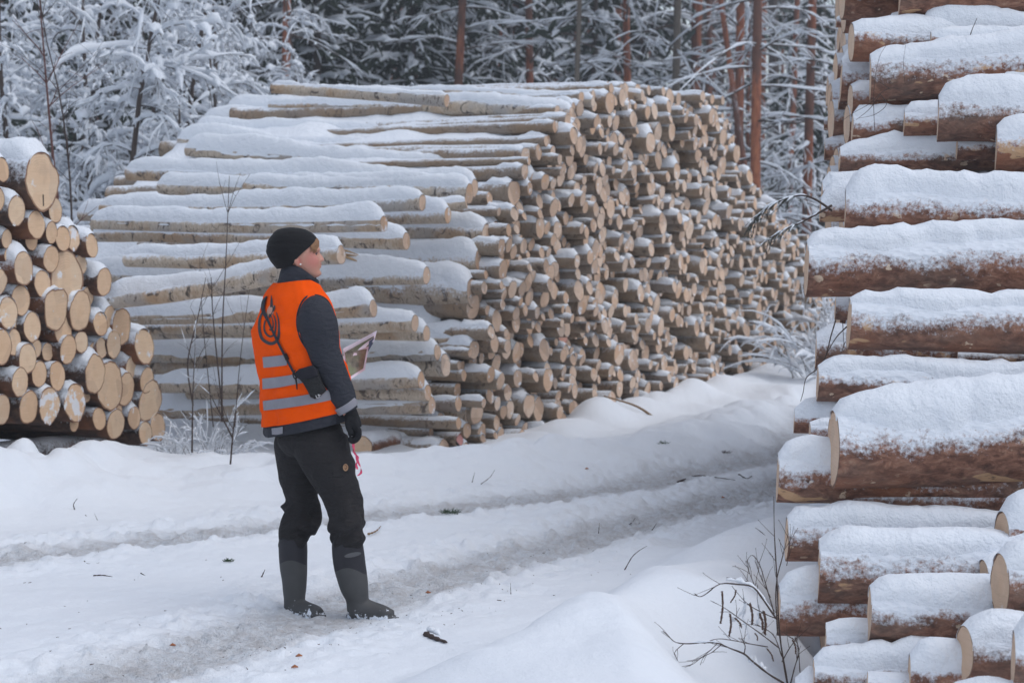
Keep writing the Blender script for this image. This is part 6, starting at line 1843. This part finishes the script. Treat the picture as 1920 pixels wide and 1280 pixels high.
boot('boot', [Q(549, 1000, .065), Q(549, 1010, .065), Q(550, 1050, .062), Q(552, 1090, .06), Q(552, 1115, .058), Q(552, 1140, .055)], [Q(545, 1142, .075), Q(558, 1139, .050), Q(575, 1143, .015), Q(592, 1147, -.02), Q(600, 1149, -.04)],
     [.05, .0625, .062, .054, .047, .046], [.044, .050, .044, .038, .026], None, m_boot(Q(545, 1060)[0], float(zt(1050)) - .026))
a = np.linspace(0, 2 * math.pi, 20, endpoint=False)
patch('boot_label', [(661.5 + 16 * math.cos(q), 1036 - 3 * math.cos(q) + 4.4 * math.sin(q)) for q in a], -.055 - .0705, m_plain('grey_label', (0.10, 0.10, 0.105), 0.6), person, .012)

# gloves: palm, four fingers and a thumb, fused
def glove(name, palm, fingers, thumb, parent=person):
    mb = MB()
    limb(mb, palm[0], palm[1], 16, 16)
    for o_ in palm[2:]: limb(mb, o_[0], o_[1], 12, 12)
    for l, r in fingers + [thumb]: limb(mb, l, r, 16, 12)
    return remesh(mb, name, [M['glove']], parent, .0030, 2)
fg = []
for k, dy in enumerate((-.032, -.011, .010, .030)):
    L = (0, 2, 1, -3)[k]
    fg.append(([Q(668, 797, -.145 + dy), Q(673.5, 808 + L, -.146 + dy), Q(669, 818 + L, -.146 + dy), Q(660, 822 + L, -.146 + dy), Q(654, 816, -.146 + dy)], [.0125, .0120, .0115, .0105, .009]))
glove('glove', ([Q(651, 756, -.146), Q(658, 774, -.145), Q(663, 790, -.145), Q(667, 800, -.145)], [.032, .032, .034, .028],
      ([Q(661, 783, -.165), Q(668, 799, -.172)], [.022, .018]), ([Q(661, 783, -.125), Q(668, 799, -.118)], [.022, .018]), ([Q(662, 798, -.15), Q(662, 812, -.146)], [.026, .022])), fg,
      ([Q(655, 778, -.168), Q(652, 790, -.178), Q(655, 802, -.182), Q(660, 810, -.180)], [.014, .013, .012, .0095]))
fg = []
for k in range(4):
    d = (k - 1.5) * 4.2
    fg.append(([Q(644, 692 + d, .175), Q(652, 688 + d, .165), Q(655, 688 + d, .150), Q(650, 689 + d, .140)], [.0115, .011, .0105, .009]))
glove('glove', ([Q(636, 697, .192), Q(643, 694, .185), Q(648, 691, .178)], [.028, .030, .024]), fg, ([Q(640, 686, .180), Q(646, 682, .160), Q(652, 682, .145)], [.013, .012, .010]))

# map sheets in the far hand
sheet = empty('map_sheet', Q(665, 672, .11), 'folded printed aerial map with pink white margins held in the far hand', 'map')
def m_map():
    n = NT('printed_aerial_photo'); v = n.obj()
    a = n.noise(v, 26, 5, 0.7); b_ = n.noise(v, 9, 3, 0.6, .6)
    c = n.ramp(a, [(0.3, (0.07, 0.075, 0.05)), (0.5, (0.20, 0.17, 0.13)), (0.7, (0.33, 0.29, 0.25))])
    c = n.mix(n.ramp(b_, [(0.45, 0.0), (0.6, 0.7)]), c, (0.16, 0.20, 0.09))
    n.col(c); n.rough(0.5); return n.m
M['paper'] = m_plain('pinkish_paper', (0.86, 0.76, 0.85), 0.6, 0.04, bump=0)
def quad_sheet(name, c4, base, bend, mat, parent, th=.0008, n=12, far=(0, 0)):
    """c4: corners tl, tr, br, bl in photo units; depth runs from base to base+bend across"""
    V = []
    for off in (0, th):
        for i in range(n):
            u = i / (n - 1)
            for j in range(6):
                w_ = j / 5
                p = (1 - w_) * ((1 - u) * np.array(c4[0]) + u * np.array(c4[1])) + w_ * ((1 - u) * np.array(c4[3]) + u * np.array(c4[2]))
                V.append(Q(p[0], p[1], base + bend * u + .022 * math.sin(u * 3) + .010 * math.sin(j * .9) + off))
    mb = MB(); mb.addn(np.array(V[:n * 6]), gridq(n, 6)); mb.addn(np.array(V[n * 6:]), gridq(n, 6)[:, ::-1])
    return mb.obj(name, [mat], parent=parent)
quad_sheet('paper', [(643, 650), (707, 616), (701, 638), (648, 690)], .135, .08, M['paper'], sheet)
mp_ = m_map()
quad_sheet('print', [(649, 655.5), (702, 626), (697.5, 638), (652, 688)], .1335, .08, mp_, sheet)
quad_sheet('dark_print', [(692, 636), (702, 629), (699, 641), (690, 656)], .1300, .078, m_plain('dark_blue_print', (0.035, 0.04, 0.08), 0.6), sheet)
quad_sheet('paper', [(643, 664), (691.5, 645.5), (684, 690), (655, 709)], .118, .03, M['paper'], sheet)
quad_sheet('print', [(646, 657), (688, 650.5), (681, 687), (656, 702.5)], .1165, .03, mp_, sheet)

# pink marking ribbon in the near hand
mb = MB()
for l, w_ in (([(662, 826), (664, 838), (668, 850), (671, 862), (676, 872), (677, 882), (671, 888)], .006), ([(664, 824), (661, 835), (665, 846), (672, 855), (668, 866), (670, 876)], .005)):
    c = catmull([Q(x, y, -.150 + .006 * math.sin(i * 2)) for i, (x, y) in enumerate(l)], 30)
    tw = np.linspace(0, 7, 30)
    e = np.stack([np.cos(tw), np.sin(tw) * .6, 0 * tw], 1) * w_
    mb.addn(np.stack([c - e, c, c + e]), gridq(3, 30))
o = mb.obj('ribbon', [M['pink']], loc=list(Q(663, 826, -.15)))
tag(o, 'strip of bright pink marking ribbon dangling from the near glove', 'ribbon')

for o_ in (person, pouch, sheet, o): o_.location.z -= 0.008

# ================================================================ frosty air
def haze_box():
    mb = MB(); x0, x1, y0, y1, z0, z1 = -420, 420, -60, 620, -1.5, 20
    V = [(x0, y0, z0), (x1, y0, z0), (x1, y1, z0), (x0, y1, z0), (x0, y0, z1), (x1, y0, z1), (x1, y1, z1), (x0, y1, z1)]
    mb.add(V, [(0, 3, 2, 1), (4, 5, 6, 7), (0, 1, 5, 4), (1, 2, 6, 5), (2, 3, 7, 6), (3, 0, 4, 7)])
    m = bpy.data.materials.new('frosty_air'); m.use_nodes = True; t = m.node_tree
    t.nodes.remove(t.nodes['Principled BSDF'])
    v = t.nodes.new('ShaderNodeVolumePrincipled'); v.inputs['Color'].default_value = (0.86, 0.90, 0.97, 1); v.inputs['Density'].default_value = 0.003; v.inputs['Anisotropy'].default_value = 0.2
    t.links.new(v.outputs[0], t.nodes['Material Output'].inputs['Volume'])
    o = mb.obj('haze', [m], smooth=False); o['kind'] = 'stuff'; o['label'] = 'thin frosty haze in the cold air between the trees'
haze_box()
